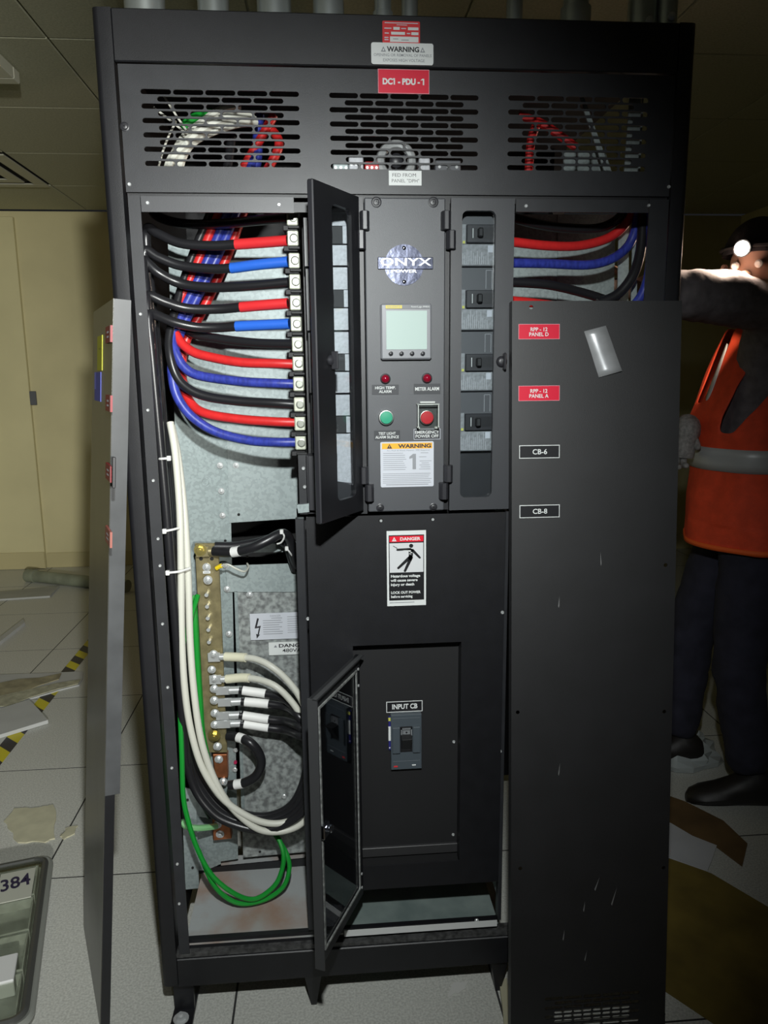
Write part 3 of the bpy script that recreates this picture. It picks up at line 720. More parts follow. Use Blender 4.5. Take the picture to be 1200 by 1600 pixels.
# push buttons
p = at(603, 652, YC)
gb = thing('push_button', p, 'green push button above the TEST LIGHT ALARM SILENCE tag', 'push button')
B().lathe(p, (0, -1, 0), [(0.0152, 0), (0.0152, 0.008), (0.0138, 0.010), (0.0125, 0.0102)], 28).build('collar', mat('button collar', (0.55, 0.57, 0.55), 0.3, 0.8), gb, smooth=True)
B().lathe(p, (0, -1, 0), [(0.0125, 0.006), (0.0125, 0.0125), (0.0115, 0.0138), (0.004, 0.0142)], 28).build('button_cap', mat('button green', (0.02, 0.30, 0.17), 0.35), gb, smooth=True)
p = at(666, 652, YC)
rb = thing('push_button', p, 'red emergency power off button under a clear flip cover', 'push button')
B().lathe(p, (0, -1, 0), [(0.0148, 0), (0.0148, 0.008), (0.0136, 0.010), (0.0125, 0.0102)], 28).build('collar', mat('button collar', (0.5, 0.5, 0.5), 0.3), rb, smooth=True)
B().lathe(p, (0, -1, 0), [(0.0128, 0.006), (0.0128, 0.0125), (0.0115, 0.0138), (0.004, 0.0142)], 28).build('button_cap', mat('button red', (0.75, 0.035, 0.055), 0.35), rb, smooth=True)
a, b1 = at(650.5, 628, YC), at(683, 666, YC)
b = B(); t_ = 0.0012; y0, y1 = YC - 0.024, YC - 0.001
b.box(a.x, b1.x, y0, y0 + t_, b1.z, a.z - 0.004).box(a.x, a.x + t_, y0 + t_, y1, b1.z, a.z - 0.004).box(b1.x - t_, b1.x, y0 + t_, y1, b1.z, a.z - 0.004).box(a.x, b1.x, y0, y1, a.z - 0.004, a.z - 0.0028)
b.build('flip_cover', CLEAR, rb)
b = B(); b.box(a.x + 0.006, b1.x - 0.006, YC - 0.012, YC, a.z - 0.002, a.z + 0.001).box(a.x, a.x + 0.006, YC - 0.008, YC, b1.z - 0.004, b1.z).box(b1.x - 0.006, b1.x, YC - 0.008, YC, b1.z - 0.004, b1.z)
b.build('cover_hinge', mat('hinge clear grey', (0.5, 0.52, 0.5), 0.3), rb)
b = B(); e_ = 0.0009
for q in ((a.x, a.z - 0.004), (b1.x, a.z - 0.004), (a.x, b1.z), (b1.x, b1.z)): b.box(q[0] - e_, q[0] + e_, y0, y1, q[1] - e_, q[1] + e_)
b.box(a.x, a.x + 2 * e_, y0 - e_, y0 + e_, b1.z, a.z - 0.004).box(b1.x - 2 * e_, b1.x, y0 - e_, y0 + e_, b1.z, a.z - 0.004).box(a.x, b1.x, y0 - e_, y0 + e_, a.z - 0.005, a.z - 0.003)
b.build('cover_edges', mat('pale clear edge', (0.45, 0.48, 0.45), 0.3), rb)
# engraved tags
for rc, txt, lab in (((581, 601, 623, 616.5), 'HIGH TEMP.\nALARM', 'small grey tag reading HIGH TEMP. ALARM'),
                     ((646.5, 599.5, 688, 615.5), 'METER ALARM', 'small grey tag reading METER ALARM'),
                     ((584.5, 672.5, 625, 687.5), 'TEST LIGHT\nALARM SILENCE', 'small black tag reading TEST LIGHT ALARM SILENCE'),
                     ((646.5, 670, 688, 686.5), 'EMERGENCY\nPOWER OFF', 'small black tag reading EMERGENCY POWER OFF, with white edge')):
    T, w, h = front(*rc, YC)
    two = '\n' in txt
    its = [('t', S_WHITE, 1, txt, 0.12 if 'HIGH' in txt else 0.05, 0.17 if two else 0.33, 0.88 if 'HIGH' in txt else 0.95, 0.83 if two else 0.67, 0.012, 0.95)]
    if 'EMER' in txt: its.append(('b', S_PAPER, 1, 0.0008))
    sign('engraved_tag', lab, T, w, h, TAG, its, cat='tag')
# arc flash warning sticker with fine print
T, w, h = front(594.5, 690, 677.5, 760.5, YC)
its = [('r', S_YEL, 1, 0.03, 0.03, 0.97, 0.155), ('t', S_INK, 2, 'WARNING', 0.33, 0.05, 0.95, 0.14, 0.045),
       ('p', S_INK, 2, [(0.12, 0.145), (0.17, 0.045), (0.22, 0.145)]), ('r', S_YEL, 3, 0.165, 0.08, 0.175, 0.12),
       ('t', S_INKG, 1, 'Arc Flash & Shock Hazard - PPE Required', 0.12, 0.175, 0.92, 0.215),
       ('p', mat('number grey', (0.25, 0.26, 0.28), 0.5), 2, [(0.60, 0.61), (0.60, 0.36), (0.54, 0.38), (0.54, 0.335), (0.61, 0.27), (0.665, 0.27), (0.665, 0.61)])]
random.seed(3)
for k in range(9):
    v = 0.245 + k * 0.045
    its.append(('l', S_INKG, 1, 0.05, v, random.uniform(0.40, 0.5), v + 0.010))
    if k not in (1, 3): its.append(('l', S_INKG, 1, 0.72 + random.uniform(0, 0.06), v, random.uniform(0.86, 0.96), v + 0.010))
for k in range(6):
    v = 0.70 + k * 0.04; its.append(('l', S_INKG, 1, 0.04, v, random.uniform(0.9, 0.97), v + 0.010))
its.append(('l', S_INKG, 1, 0.10, 0.94, 0.9, 0.955))
sign('warning_sticker', 'white WARNING sticker with orange header and large grey numeral 1', T, w, h, S_PAPER, its, cat='sticker', r=0.003)

# ---------------------------------------------------------------- signs on the cabinet front
T, w, h = front(597.5, 33.5, 656, 68, 0.0)
W_ = S_WHITE
sign('inspection_sticker', 'small red inspection sticker with white fields at the cabinet top', T, w, h, S_RED2,
     [('l', S_PAPER, 1, 0.06, 0.07, 0.95, 0.11), ('l', S_PAPER, 1, 0.38, 0.16, 0.66, 0.19),
      ('r', W_, 1, 0.29, 0.27, 0.46, 0.40), ('r', W_, 1, 0.68, 0.27, 0.96, 0.40), ('r', W_, 1, 0.23, 0.49, 0.60, 0.62), ('r', W_, 1, 0.77, 0.49, 0.96, 0.62), ('r', W_, 1, 0.20, 0.70, 0.96, 0.95),
      ('l', S_PAPER, 1, 0.05, 0.31, 0.24, 0.36), ('l', S_PAPER, 1, 0.50, 0.31, 0.63, 0.36), ('l', S_PAPER, 1, 0.06, 0.53, 0.17, 0.58), ('l', S_PAPER, 1, 0.65, 0.53, 0.74, 0.58), ('l', S_PAPER, 1, 0.05, 0.73, 0.16, 0.78), ('l', S_PAPER, 1, 0.05, 0.83, 0.16, 0.88),
      ('l', S_INKG, 2, 0.28, 0.80, 0.42, 0.83), ('l', S_INKG, 2, 0.5, 0.84, 0.7, 0.87)], cat='sticker', r=0.002)
T, w, h = front(580, 67.5, 677, 101.5, -0.0015)
tri = lambda cu, cv, s: [(cu - s * 0.35, cv + s * 0.5), (cu, cv - s * 0.5), (cu + s * 0.35, cv + s * 0.5)]
sign('warning_sign', 'white WARNING sign reading OPENING OR REMOVAL OF PANELS EXPOSES HIGH VOLTAGE', T, w, h, S_WHITE,
     [('t', S_INK, 1, 'WARNING', 0.25, 0.17, 0.77, 0.42, 0.035), ('t', S_INKG, 1, 'OPENING OR REMOVAL OF PANELS', 0.04, 0.50, 0.97, 0.63, 0.005),
      ('t', S_INKG, 1, 'EXPOSES HIGH VOLTAGE', 0.19, 0.73, 0.86, 0.87, 0.005),
      ('p', S_INKG, 1, [(0.155, 0.42), (0.195, 0.18), (0.235, 0.42)]), ('p', S_WHITE, 2, [(0.178, 0.38), (0.195, 0.26), (0.212, 0.38)]),
      ('p', S_INKG, 1, [(0.785, 0.42), (0.825, 0.18), (0.865, 0.42)]), ('p', S_WHITE, 2, [(0.808, 0.38), (0.825, 0.26), (0.842, 0.38)])], cat='sign', r=0.004)
T, w, h = front(590.5, 109, 670.5, 147, YV)
sign('name_plate', 'red name plate with white lettering DC1 - PDU - 1', T, w, h, S_RED,
     [('t', S_WHITE, 1, 'DC1 - PDU - 1', 0.09, 0.37, 0.90, 0.64, 0.05), ('p', S_WHITE, 1, [(0.262, 0.455), (0.30, 0.37), (0.31, 0.37), (0.31, 0.43)]), ('p', S_WHITE, 1, [(0.825, 0.455), (0.863, 0.37), (0.873, 0.37), (0.873, 0.43)]), ('b', mat('plate edge pink', (0.7, 0.3, 0.35), 0.5), 1, 0.0009)], cat='sign', thick=0.002)
T, w, h = front(607.5, 267, 658.5, 290, YV)
sign('feed_label', 'small white label reading FED FROM PANEL "DPH"', T, w, h, S_WHITE,
     [('t', S_INK, 1, 'FED FROM', 0.11, 0.18, 0.83, 0.42, -0.004), ('t', S_INK, 1, 'PANEL "DPH"', 0.09, 0.56, 0.93, 0.80, -0.004)], cat='label')
# DANGER sign with falling figure
T, w, h = front(604.5, 829, 665.5, 946, 0.0)
P_ = lambda pts: [((x - 0) / 1.0, (y - 0) / 1.0) for x, y in pts]
def limb(p, q, r0, r1, n=6):
    ax, ay = w, h
    A = Vector((p[0] * ax, p[1] * ay)); C = Vector((q[0] * ax, q[1] * ay)); d = (C - A).normalized(); pr = Vector((-d.y, d.x)); out = []
    a0 = math.atan2(pr.y, pr.x)
    for i in range(n + 1):
        a = a0 + math.pi * i / n; out.append((A.x + r0 * w * math.cos(a), A.y + r0 * w * math.sin(a)))
    for i in range(n + 1):
        a = a0 + math.pi + math.pi * i / n; out.append((C.x + r1 * w * math.cos(a), C.y + r1 * w * math.sin(a)))
    return [(x / ax, y / ay) for x, y in out]
circ = lambda cu, cv, r: [(cu + r * math.cos(2 * math.pi * i / 20), cv + r * w / h * math.sin(2 * math.pi * i / 20)) for i in range(20)]
REDS = mat('danger red', (0.72, 0.01, 0.03), 0.4); GREYS = mat('panel grey white', (0.60, 0.61, 0.62), 0.5)
sign('danger_sign', 'tall DANGER sign with a black falling figure and lock-out text', T, w, h, S_WHITE,
     [('r', S_BLACK, 1, 0.05, 0.055, 0.95, 0.925), ('r', REDS, 2, 0.07, 0.068, 0.93, 0.145), ('r', GREYS, 2, 0.07, 0.16, 0.93, 0.55),
      ('t', S_WHITE, 3, 'DANGER', 0.34, 0.085, 0.86, 0.128, 0.035), ('p', S_WHITE, 3, [(0.13, 0.134), (0.19, 0.08), (0.25, 0.134)]), ('l', REDS, 4, 0.183, 0.10, 0.197, 0.122),
      ('p', S_BLACK, 3, circ(0.62, 0.20, 0.052)),
      ('p', S_BLACK, 3, limb((0.27, 0.247), (0.60, 0.243), 0.028, 0.030)), ('p', S_BLACK, 3, limb((0.655, 0.258), (0.84, 0.360), 0.036, 0.026)),
      ('p', S_BLACK, 3, [(0.55, 0.24), (0.67, 0.24), (0.665, 0.33), (0.56, 0.34)]), ('p', S_BLACK, 3, [(0.56, 0.33), (0.665, 0.32), (0.62, 0.40), (0.54, 0.365)]),
      ('p', S_BLACK, 3, limb((0.58, 0.355), (0.29, 0.49), 0.045, 0.030)), ('p', S_BLACK, 3, limb((0.62, 0.355), (0.46, 0.53), 0.045, 0.032)),
      ('p', S_WHITE, 4, [(0.40, 0.255), (0.62, 0.258), (0.60, 0.275), (0.66, 0.290), (0.585, 0.302), (0.64, 0.32), (0.56, 0.305), (0.62, 0.287), (0.56, 0.272)]),
      ('p', S_BLACK, 3, [(0.155, 0.197), (0.165, 0.192), (0.27, 0.225), (0.255, 0.232)]),
      ('t', S_WHITE, 3, 'Hazardous voltage\nwill cause severe\ninjury or death', 0.09, 0.578, 0.85, 0.74, 0.035, 1.15, 'LEFT'),
      ('t', S_WHITE, 3, 'LOCK OUT POWER\nbefore servicing', 0.10, 0.80, 0.86, 0.90, 0.035, 1.15, 'LEFT'),
      ('l', S_INKG, 2, 0.06, 0.95, 0.70, 0.958)], cat='sign')
# INPUT CB tag and its breaker
T, w, h = front(603.5, 1095, 660, 1112, 0.034)
sign('breaker_tag', 'black tag with white border reading INPUT CB', T, w, h, S_BLACK, [('t', S_WHITE, 1, 'INPUT CB', 0.16, 0.25, 0.86, 0.72, 0.03), ('b', S_WHITE, 1, 0.0016)], cat='tag')
T, w, h = front(607, 1112.5, 657.5, 1197, 0.034)
c = T.translation
SLATE = mat('slate blue grey plastic', (0.06, 0.075, 0.088), 0.45)
ib = thing('input_breaker', (c.x, 0.034, c.z - h / 2), 'slate grey main input circuit breaker with a black toggle', 'circuit breaker')
fx = lambda u: c.x - w / 2 + u * w
fz = lambda v: c.z + h / 2 - v * h
B().box(fx(0.06), fx(1), 0.020, 0.034, fz(1), fz(0)).build('breaker_body', SLATE, ib, bev=0.0008)
B().box(fx(0.1), fx(0.33), 0.014, 0.02, fz(0.68), fz(0.21)).box(fx(0.72), fx(0.95), 0.014, 0.02, fz(0.68), fz(0.21)).build('shoulder', SLATE, ib, bev=0.001)
B().box(fx(0.34), fx(0.71), 0.0185, 0.02, fz(0.67), fz(0.21)).build('toggle_slot', S_BLACK, ib)
tg = B().hexa([(fx(0.38), 0.0185, fz(0.64)), (fx(0.66), 0.0185, fz(0.64)), (fx(0.66), 0.017, fz(0.64)), (fx(0.38), 0.017, fz(0.64)),
          (fx(0.36), -0.004, fz(0.36)), (fx(0.68), -0.004, fz(0.36)), (fx(0.68), 0.0185, fz(0.34)), (fx(0.36), 0.0185, fz(0.34))]).build('toggle', PLASTIC_D, ib, bev=0.001)
b = B(); b.box(fx(0.36), fx(0.40), 0.015, 0.0185, fz(0.36), fz(0.235)).box(fx(0.66), fx(0.70), 0.015, 0.0185, fz(0.36), fz(0.235)).box(fx(0.36), fx(0.70), 0.015, 0.0185, fz(0.25), fz(0.235))
b.box(fx(0.42), fx(0.64), 0.016, 0.0185, fz(0.34), fz(0.27)); b.build('trip_window', mat('trip grey', (0.17, 0.18, 0.19), 0.4), ib)
B().cyl((fx(0.53), 0.0155, fz(0.305)), (fx(0.53), 0.016, fz(0.305)), 0.002, n=12).build('trip_button', S_BLACK, ib)
B().box(fx(0), fx(0.06), 0.0285, 0.034, fz(0.66), fz(0.06)).build('side_edge', mat('deep blue print', (0.02, 0.02, 0.16), 0.5), ib)
b = B(); b.box(fx(-0.005), fx(0.065), 0.0278, 0.0286, fz(0.49), fz(0.23)).cyl((fx(0.03), 0.0278, fz(0.62)), (fx(0.03), 0.0286, fz(0.62)), 0.0015, n=10); b.build('rating_label', S_WHITE, ib)
B().box(fx(-0.005), fx(0.065), 0.0278, 0.0286, fz(0.13), fz(0.07)).build('colour_dot', YELG, ib)
B().box(fx(0.14), fx(0.26), 0.0192, 0.02, fz(0.95), fz(0.925)).build('red_mark', S_RED2, ib)
B().box(fx(0.70), fx(0.82), 0.0192, 0.02, fz(0.935), fz(0.915)).build('white_mark', S_WHITE, ib)
b = B()
for v in (0.84, 0.055): b.box(fx(0.12), fx(0.95), 0.0193, 0.02, fz(v + 0.008), fz(v))
b.build('moulded_line', mat('line slate', (0.11, 0.125, 0.14), 0.5), ib)
# plates inside the lower left bay
Yl = YB - 0.006
T, w, h = front(391, 957.5, 474, 998.5, Yl)
its = [('p', S_INK, 1, [(0.135, 0.17), (0.17, 0.19), (0.125, 0.49), (0.20, 0.46), (0.155, 0.80), (0.18, 0.79), (0.115, 0.95), (0.105, 0.76), (0.13, 0.79), (0.165, 0.54), (0.08, 0.56)])]
for k in range(8):
    v = 0.18 + k * 0.085; its.append(('l', S_INKG, 1, 0.24 if k else 0.40, v, random.uniform(0.5, 0.62), v + 0.022)); its.append(('l', S_INKG, 1, 0.70, v - 0.03, 0.96, v - 0.012))
its.append(('t', S_INKG, 1, 'DANGER', 0.38, 0.07, 0.58, 0.14))
sign('hazard_plate', 'white plate with a black lightning arrow inside the lower left bay', T, w, h, S_PAPER, its, cat='sign')
T, w, h = front(420, 1002.5, 486, 1022.5, Yl)
sign('voltage_plate', 'white plate reading DANGER 480VAC below the lightning plate', T, w, h, S_WHITE,
     [('t', S_INK, 1, 'DANGER', 0.24, 0.14, 0.94, 0.42, 0.03), ('t', S_INK, 1, '480VAC', 0.32, 0.52, 0.88, 0.80, 0.015), ('p', S_INKG, 1, [(0.12, 0.40), (0.16, 0.2), (0.20, 0.40)])], cat='sign')

# ---------------------------------------------------------------- cables
def cable(name, label, pts, r, m, group=None, sleeve=None, cat='cable', n=8, seg=10, lug=None, extra=None):
    """pts: (px, py, depth) along the run; sleeve: (i0, i1, material) in control-point indices"""
    W = [at(*q) for q in pts]
    path = catmull(W, n)
    if not sleeve and not lug and not extra:
        return B().tube(path, r, seg).build(name, m, smooth=True, label=label, cat=cat, group=group)
    mid = min(path, key=lambda v: v.z)
    t = thing(name, mid, label, cat, group)
    B().tube(path, r, seg).build('jacket', m, t, smooth=True)
    if sleeve:
        i0, i1, sm = sleeve
        B().tube(path[int(round(i0 * n)):int(round(i1 * n)) + 1], r * 1.1, seg).build('tape_sleeve', sm, t, smooth=True)
    if lug:
        d = (path[0] - path[2]).normalized(); p = path[0]
        lb_ = B().cyl(p - d * 0.004, p + d * 0.026, r * 0.92, n=14)
        x = p + d * 0.026
        lb_.box(x.x - 0.004, x.x + lug, x.y - 0.0025, x.y + 0.0025, x.z - 0.009, x.z + 0.009)
        lb_.build('crimp_lug', BOLT, t, smooth=True, bev=0.0008)
    return t
RC_ = 0.0098
YLG = 0.072
g_ = 'cables on the left breaker lugs'
def down(x, y, Y=0.10):   # the vertical run behind the left flange
    return None
# black runs with taped ends that continue down the bundle to the neutral bar
runs = [
 ('RED', 'black cable with a red taped end, the higher of the two red-taped ones', [(449, 376, YLG), (410, 379, .085), (368, 382, .10), (328, 384, .11), (282, 380, .12), (247, 365, .13), (232, 356, .14), (228, 372, .15), (233, 430, .15), (243, 520, .14), (253, 640, .13), (264, 760, .13), (272, 880, .15), (279, 1000, .17), (287, 1110, .18)], TAPERED, (0, 2)),
 ('BLUE', 'black cable with a blue taped end, the higher of the two blue-taped ones', [(450, 409, YLG), (400, 414, .085), (361, 419, .10), (328, 420, .11), (282, 415, .12), (247, 402, .12), (228, 391, .12), (226, 410, .12), (233, 470, .12), (243, 560, .12), (253, 680, .12), (262, 780, .12), (270, 900, .14), (277, 1010, .15), (286, 1120, .17)], TAPEBLU, (0, 2)),
 ('BLK', 'plain black cable between the blue-taped and lower red-taped cables', [(451, 441, YLG), (387, 447, .09), (328, 449, .11), (282, 443, .12), (247, 426, .11), (226, 407, .11), (224, 420, .10), (230, 480, .10), (240, 580, .10), (250, 690, .10), (259, 800, .10), (268, 920, .12), (276, 1030, .14), (285, 1130, .16)], None, None),
 ('RED', 'black cable with a red taped end, the lower of the two red-taped ones', [(450, 474, YLG), (410, 477, .085), (376, 480, .10), (340, 483, .11), (293, 482, .11), (258, 472, .10), (232, 462, .09), (230, 480, .08), (236, 540, .08), (246, 640, .08), (255, 740, .08), (264, 850, .08), (272, 960, .10), (284, 1100, .13)], TAPERED, (0, 2)),
]
loops = [[(345, 1252), (380, 1272), (420, 1275), (455, 1258), (474, 1222), (480, 1180), (476, 1140), (462, 1108), (440, 1090), (415, 1084), (374, 1078)],
         [(340, 1258), (378, 1278), (420, 1281), (458, 1264), (478, 1226), (485, 1182), (481, 1144), (466, 1118), (446, 1105), (420, 1100), (377, 1096)],
         [(334, 1262), (376, 1285), (420, 1289), (462, 1270), (483, 1232), (489, 1186), (484, 1152), (468, 1136), (447, 1127), (420, 1124), (374, 1117)],
         [(330, 1268), (374, 1291), (420, 1296), (465, 1276), (487, 1238), (493, 1190), (487, 1160), (470, 1150), (447, 1141), (420, 1137), (376, 1130)]]
for i, (k, lab, pts, sm, sl) in enumerate(runs):
    pts = pts + [(306 - i * 3, 1200 + i * 4, .18 - i * .012)] + [(x, y, .17 - .02 * math.sin(math.pi * q / 10) - i * 0.012 if q < 8 else (.183, .196, .204)[q - 8]) for q, (x, y) in enumerate(loops[i])]
    W = [at(*q) for q in pts]; path = catmull(W, 8)
    t = thing('power_cable', path[-1], lab, 'cable', g_)
    B().tube(path, RC_, 10).build('jacket', CABK, t, smooth=True)
    if sm: B().tube(path[:sl[1] * 8 + 1], RC_ * 1.1, 10).build('tape_sleeve', sm, t, smooth=True)
    B().tube(path[-9:-1] if i else path[-9:-1], RC_ * 1.12, 10).build('tape_sleeve', TAPEWHT, t, smooth=True)
    p = path[-1]
    b = B(); b.cyl(p + Vector((0.006, 0, 0)), p - Vector((0.024, 0, 0)), RC_ * 0.95, n=14); b.box(p.x - 0.055, p.x - 0.022, p.y - 0.003, p.y + 0.002, p.z - 0.010, p.z + 0.010)
    b.build('crimp_lug', BOLT, t, smooth=True, bev=0.0006)
# the rest of the left breaker cables
cable('power_cable', 'black cable to the topmost left breaker lug, in shade', [(449, 340, YLG), (387, 346, .12), (340, 350, .16), (293, 350, .18), (258, 343, .2), (238, 330, .22), (232, 300, .24)], RC_, CABK, g_)
cable('power_cable', 'black cable with a blue taped end, the lower of the two blue-taped ones', [(452, 506, YLG), (410, 508, .085), (369, 510, .10), (340, 512, .11), (305, 511, .11), (270, 503, .10), (238, 491, .08), (232, 500, .07), (238, 560, .07), (249, 680, .07), (260, 800, .07), (268, 900, .075), (276, 1000, .085), (283, 1090, .10), (288, 1160, .12), (296, 1210, .15), (330, 1275, .17)], RC_, CABK, g_, sleeve=(0, 2, TAPEBLU))
TOP = .17
cable('power_cable', 'plain black cable just below the lower blue-taped cable', [(459, 538, YLG), (398, 536, .10), (340, 529, .13), (300, 520, .15), (285, 500, .17), (292, 450, .18), (312, 390, .19), (340, 320, .2), (355, 262, .22), (362, 215, .24)], RC_, CABK, g_)
cable('power_cable', 'solid red cable, the upper of the two solid red ones', [(460, 569, YLG), (430, 568, .075), (375, 566, .09), (325, 557, .11), (300, 549, .12), (282, 534, .13), (272, 512, .14), (274, 488, .15), (296, 440, .165), (320, 385, .175), (348, 320, .19), (388, 250, .21), (428, 180, .22)], RC_, CARED, g_)
cable('power_cable', 'solid blue cable, the upper of the two solid blue ones', [(461, 600, YLG), (430, 599, .075), (375, 596, .09), (312, 587, .11), (288, 574, .115), (275, 552, .12), (270, 530, .13), (284, 490, .15), (308, 440, .165), (334, 385, .175), (362, 320, .19), (395, 250, .21), (406, 180, .23)], RC_, CABLU, g_)
cable('power_cable', 'plain black cable between the upper solid blue and lower solid red cables', [(462, 632, YLG), (430, 630, .075), (375, 627, .09), (325, 620, .10), (295, 608, .105), (276, 588, .11), (266, 555, .115), (266, 520, .13), (284, 450, .16), (305, 390, .175), (335, 320, .19), (360, 262, .22)], RC_, CABK, g_)
cable('power_cable', 'solid red cable, the lower of the two solid red ones', [(463, 660, YLG), (430, 659, .075), (375, 655, .09), (325, 647, .11), (302, 634, .13), (288, 608, .15), (284, 570, .17), (292, 530, .18), (314, 490, .185), (338, 440, .19), (361, 385, .195), (385, 320, .205), (415, 270, .215), (436, 225, .22), (418, 195, .23)], RC_, CARED, g_)
cable('power_cable', 'solid blue cable, lowest of the left breaker cables', [(464, 691, YLG), (430, 691, .075), (388, 688, .09), (338, 675, .10), (301, 652, .105), (279, 624, .11), (270, 594, .115), (270, 560, .125), (286, 510, .15), (318, 445, .17), (347, 385, .18), (374, 320, .195), (400, 262, .215), (404, 195, .22)], RC_, CABLU, g_)
# two white cables
for i, (lab, pts) in enumerate((
  ('white cable nearest the flange, looping to the upper white-sleeved lug', [(352, 1026, .204), (375, 1027, .192), (400, 1030, .175), (425, 1042, .155), (450, 1064, .15), (470, 1092, .145), (484, 1130, .14), (490, 1190, .135), (487, 1240, .13), (470, 1272, .125), (440, 1286, .12), (405, 1283, .115), (365, 1262, .11), (338, 1236, .105), (314, 1195, .10), (298, 1140, .095), (289, 1080, .09), (284, 1000, .085), (283, 900, .085), (281, 800, .09), (274, 710, .10), (266, 660, .12)]),
  ('white cable beside the brass bar, looping to the lower white-sleeved lug', [(354, 1061, .204), (380, 1059, .192), (405, 1062, .175), (430, 1072, .155), (452, 1092, .15), (470, 1118, .145), (482, 1150, .14), (491, 1200, .135), (490, 1255, .13), (472, 1286, .125), (440, 1299, .12), (405, 1296, .115), (372, 1272, .112), (348, 1242, .108), (328, 1200, .105), (313, 1150, .10), (303, 1080, .10), (297, 1000, .10), (294, 900, .10), (288, 800, .105), (278, 715, .115), (268, 665, .13)]))):
    W = [at(*q) for q in pts]; path = catmull(W, 8)
    t = thing('power_cable', path[9 * 8], lab, 'cable', 'white cables of the left bay')
    B().tube(path, 0.0078, 10).build('jacket', CAWHT, t, smooth=True)
    B().tube(path[:12], lambda s: 0.0108, 10).build('heat_shrink', mat('ivory heat shrink', (0.70, 0.68, 0.52), 0.5), t, smooth=True)
    p = path[0]; b = B(); b.cyl(p, p - Vector((0.014, 0, 0)), 0.008, n=14); b.box(p.x - 0.04, p.x - 0.012, p.y - 0.003, p.y + 0.002, p.z - 0.011, p.z + 0.011); b.build('crimp_lug', BOLT, t, smooth=True, bev=0.0006)
# green earth cables
cable('earth_cable', 'green cable hanging in a loop over the tray, inner strand', [(309, 930, .2), (300, 960, .17), (283, 1020, .12), (281, 1090, .11), (284, 1180, .10), (286, 1240, .10), (292, 1275, .10), (307, 1323, .10), (330, 1366, .10), (364, 1395, .10), (397, 1405, .11), (427, 1386, .12), (440, 1361, .13), (443, 1334, .14), (434, 1308, .16), (420, 1290, .18)], 0.0058, CAGRN, 'green earth cables', seg=8)
cable('earth_cable', 'green cable hanging in a loop over the tray, outer lower strand', [(310, 1328, .12), (330, 1376, .11), (352, 1401, .11), (379, 1412, .11), (415, 1405, .12), (442, 1386, .13), (452, 1359, .14), (449, 1337, .15), (438, 1316, .17), (424, 1296, .19)], 0.0056, CAGRN, 'green earth cables', seg=8)
cable('earth_cable', 'green cable running down behind the brass bar', [(301, 930, .21), (304, 970, .2), (308, 1040, .2), (312, 1100, .2), (316, 1150, .2), (330, 1215, .21), (338, 1270, .215)], 0.0085, CAGRN, 'green earth cables', seg=8)
cable('earth_cable', 'short pale green wire ending at the lower copper block', [(283, 1283, .17), (292, 1291, .17), (307, 1294, .18), (325, 1293, .20), (338, 1291, .22)], 0.0075, mat('pale green jacket', (0.22, 0.50, 0.22), 0.4), seg=8)
# heavy black jumpers on the brass bar
for i, (lab, pts) in enumerate((('heavy black jumper at the top of the brass bar, front one', [(334, 861, .203), (360, 863, .185), (390, 857, .165), (415, 846, .165), (440, 834, .18), (452, 842, .20), (458, 866, .22), (464, 884, .24)]),
                                ('heavy black jumper at the top of the brass bar, rear one', [(336, 854, .2), (365, 854, .2), (400, 848, .2), (428, 842, .21), (447, 850, .225), (456, 872, .235), (462, 890, .245)]))):
    W = [at(*q) for q in pts]; path = catmull(W, 8)
    t = thing('jumper_cable', path[-1], lab, 'cable', 'heavy black jumpers')
    B().tube(path, 0.0115, 12).build('jacket', CABK, t, smooth=True)
    if i == 0:
        B().tube(path[9:13], 0.0121, 12).build('marker_band', TAPEWHT, t, smooth=True)
        p = path[0]; b = B(); b.cyl(p + Vector((0.004, 0, 0)), p - Vector((0.012, 0, 0)), 0.010, n=14); b.box(p.x - 0.04, p.x - 0.01, p.y - 0.004, p.y + 0.003, p.z - 0.012, p.z + 0.012); b.build('crimp_lug', ZINC, t, smooth=True, bev=0.0006)
W = [at(*q) for q in ((356, 1150, .203), (372, 1152, .19), (390, 1160, .17), (404, 1176, .17), (408, 1194, .17), (400, 1212, .175), (382, 1223, .18), (358, 1227, .19))]
path = catmull(W, 8)
t = thing('jumper_cable', path[-1], 'heavy black U-shaped jumper from the brass bar to the copper block', 'cable', 'heavy black jumpers')
B().tube(path, 0.0112, 12).build('jacket', CABK, t, smooth=True)
for a_ in (8, 49): B().tube(path[a_:a_ + 5], 0.0118, 12).build('marker_band', TAPEWHT, t, smooth=True)
# thin white wire with yellow ring terminal
W = [at(*q) for q in ((338, 888, .205), (346, 884, .2), (356, 882, .19), (368, 888, .19), (382, 893, .2), (388, 886, .23), (386, 880, .25))]
path = catmull(W, 6)
t = thing('thin_wire', path[-1], 'thin white wire with a yellow crimp terminal on the brass bar', 'wire')
B().tube(path, 0.0024, 6).build('jacket', CAWHT, t, smooth=True)
B().tube(path[:7], 0.0052, 8).build('yellow_crimp', mat('yellow nylon', (0.85, 0.62, 0.02), 0.4), t, smooth=True)

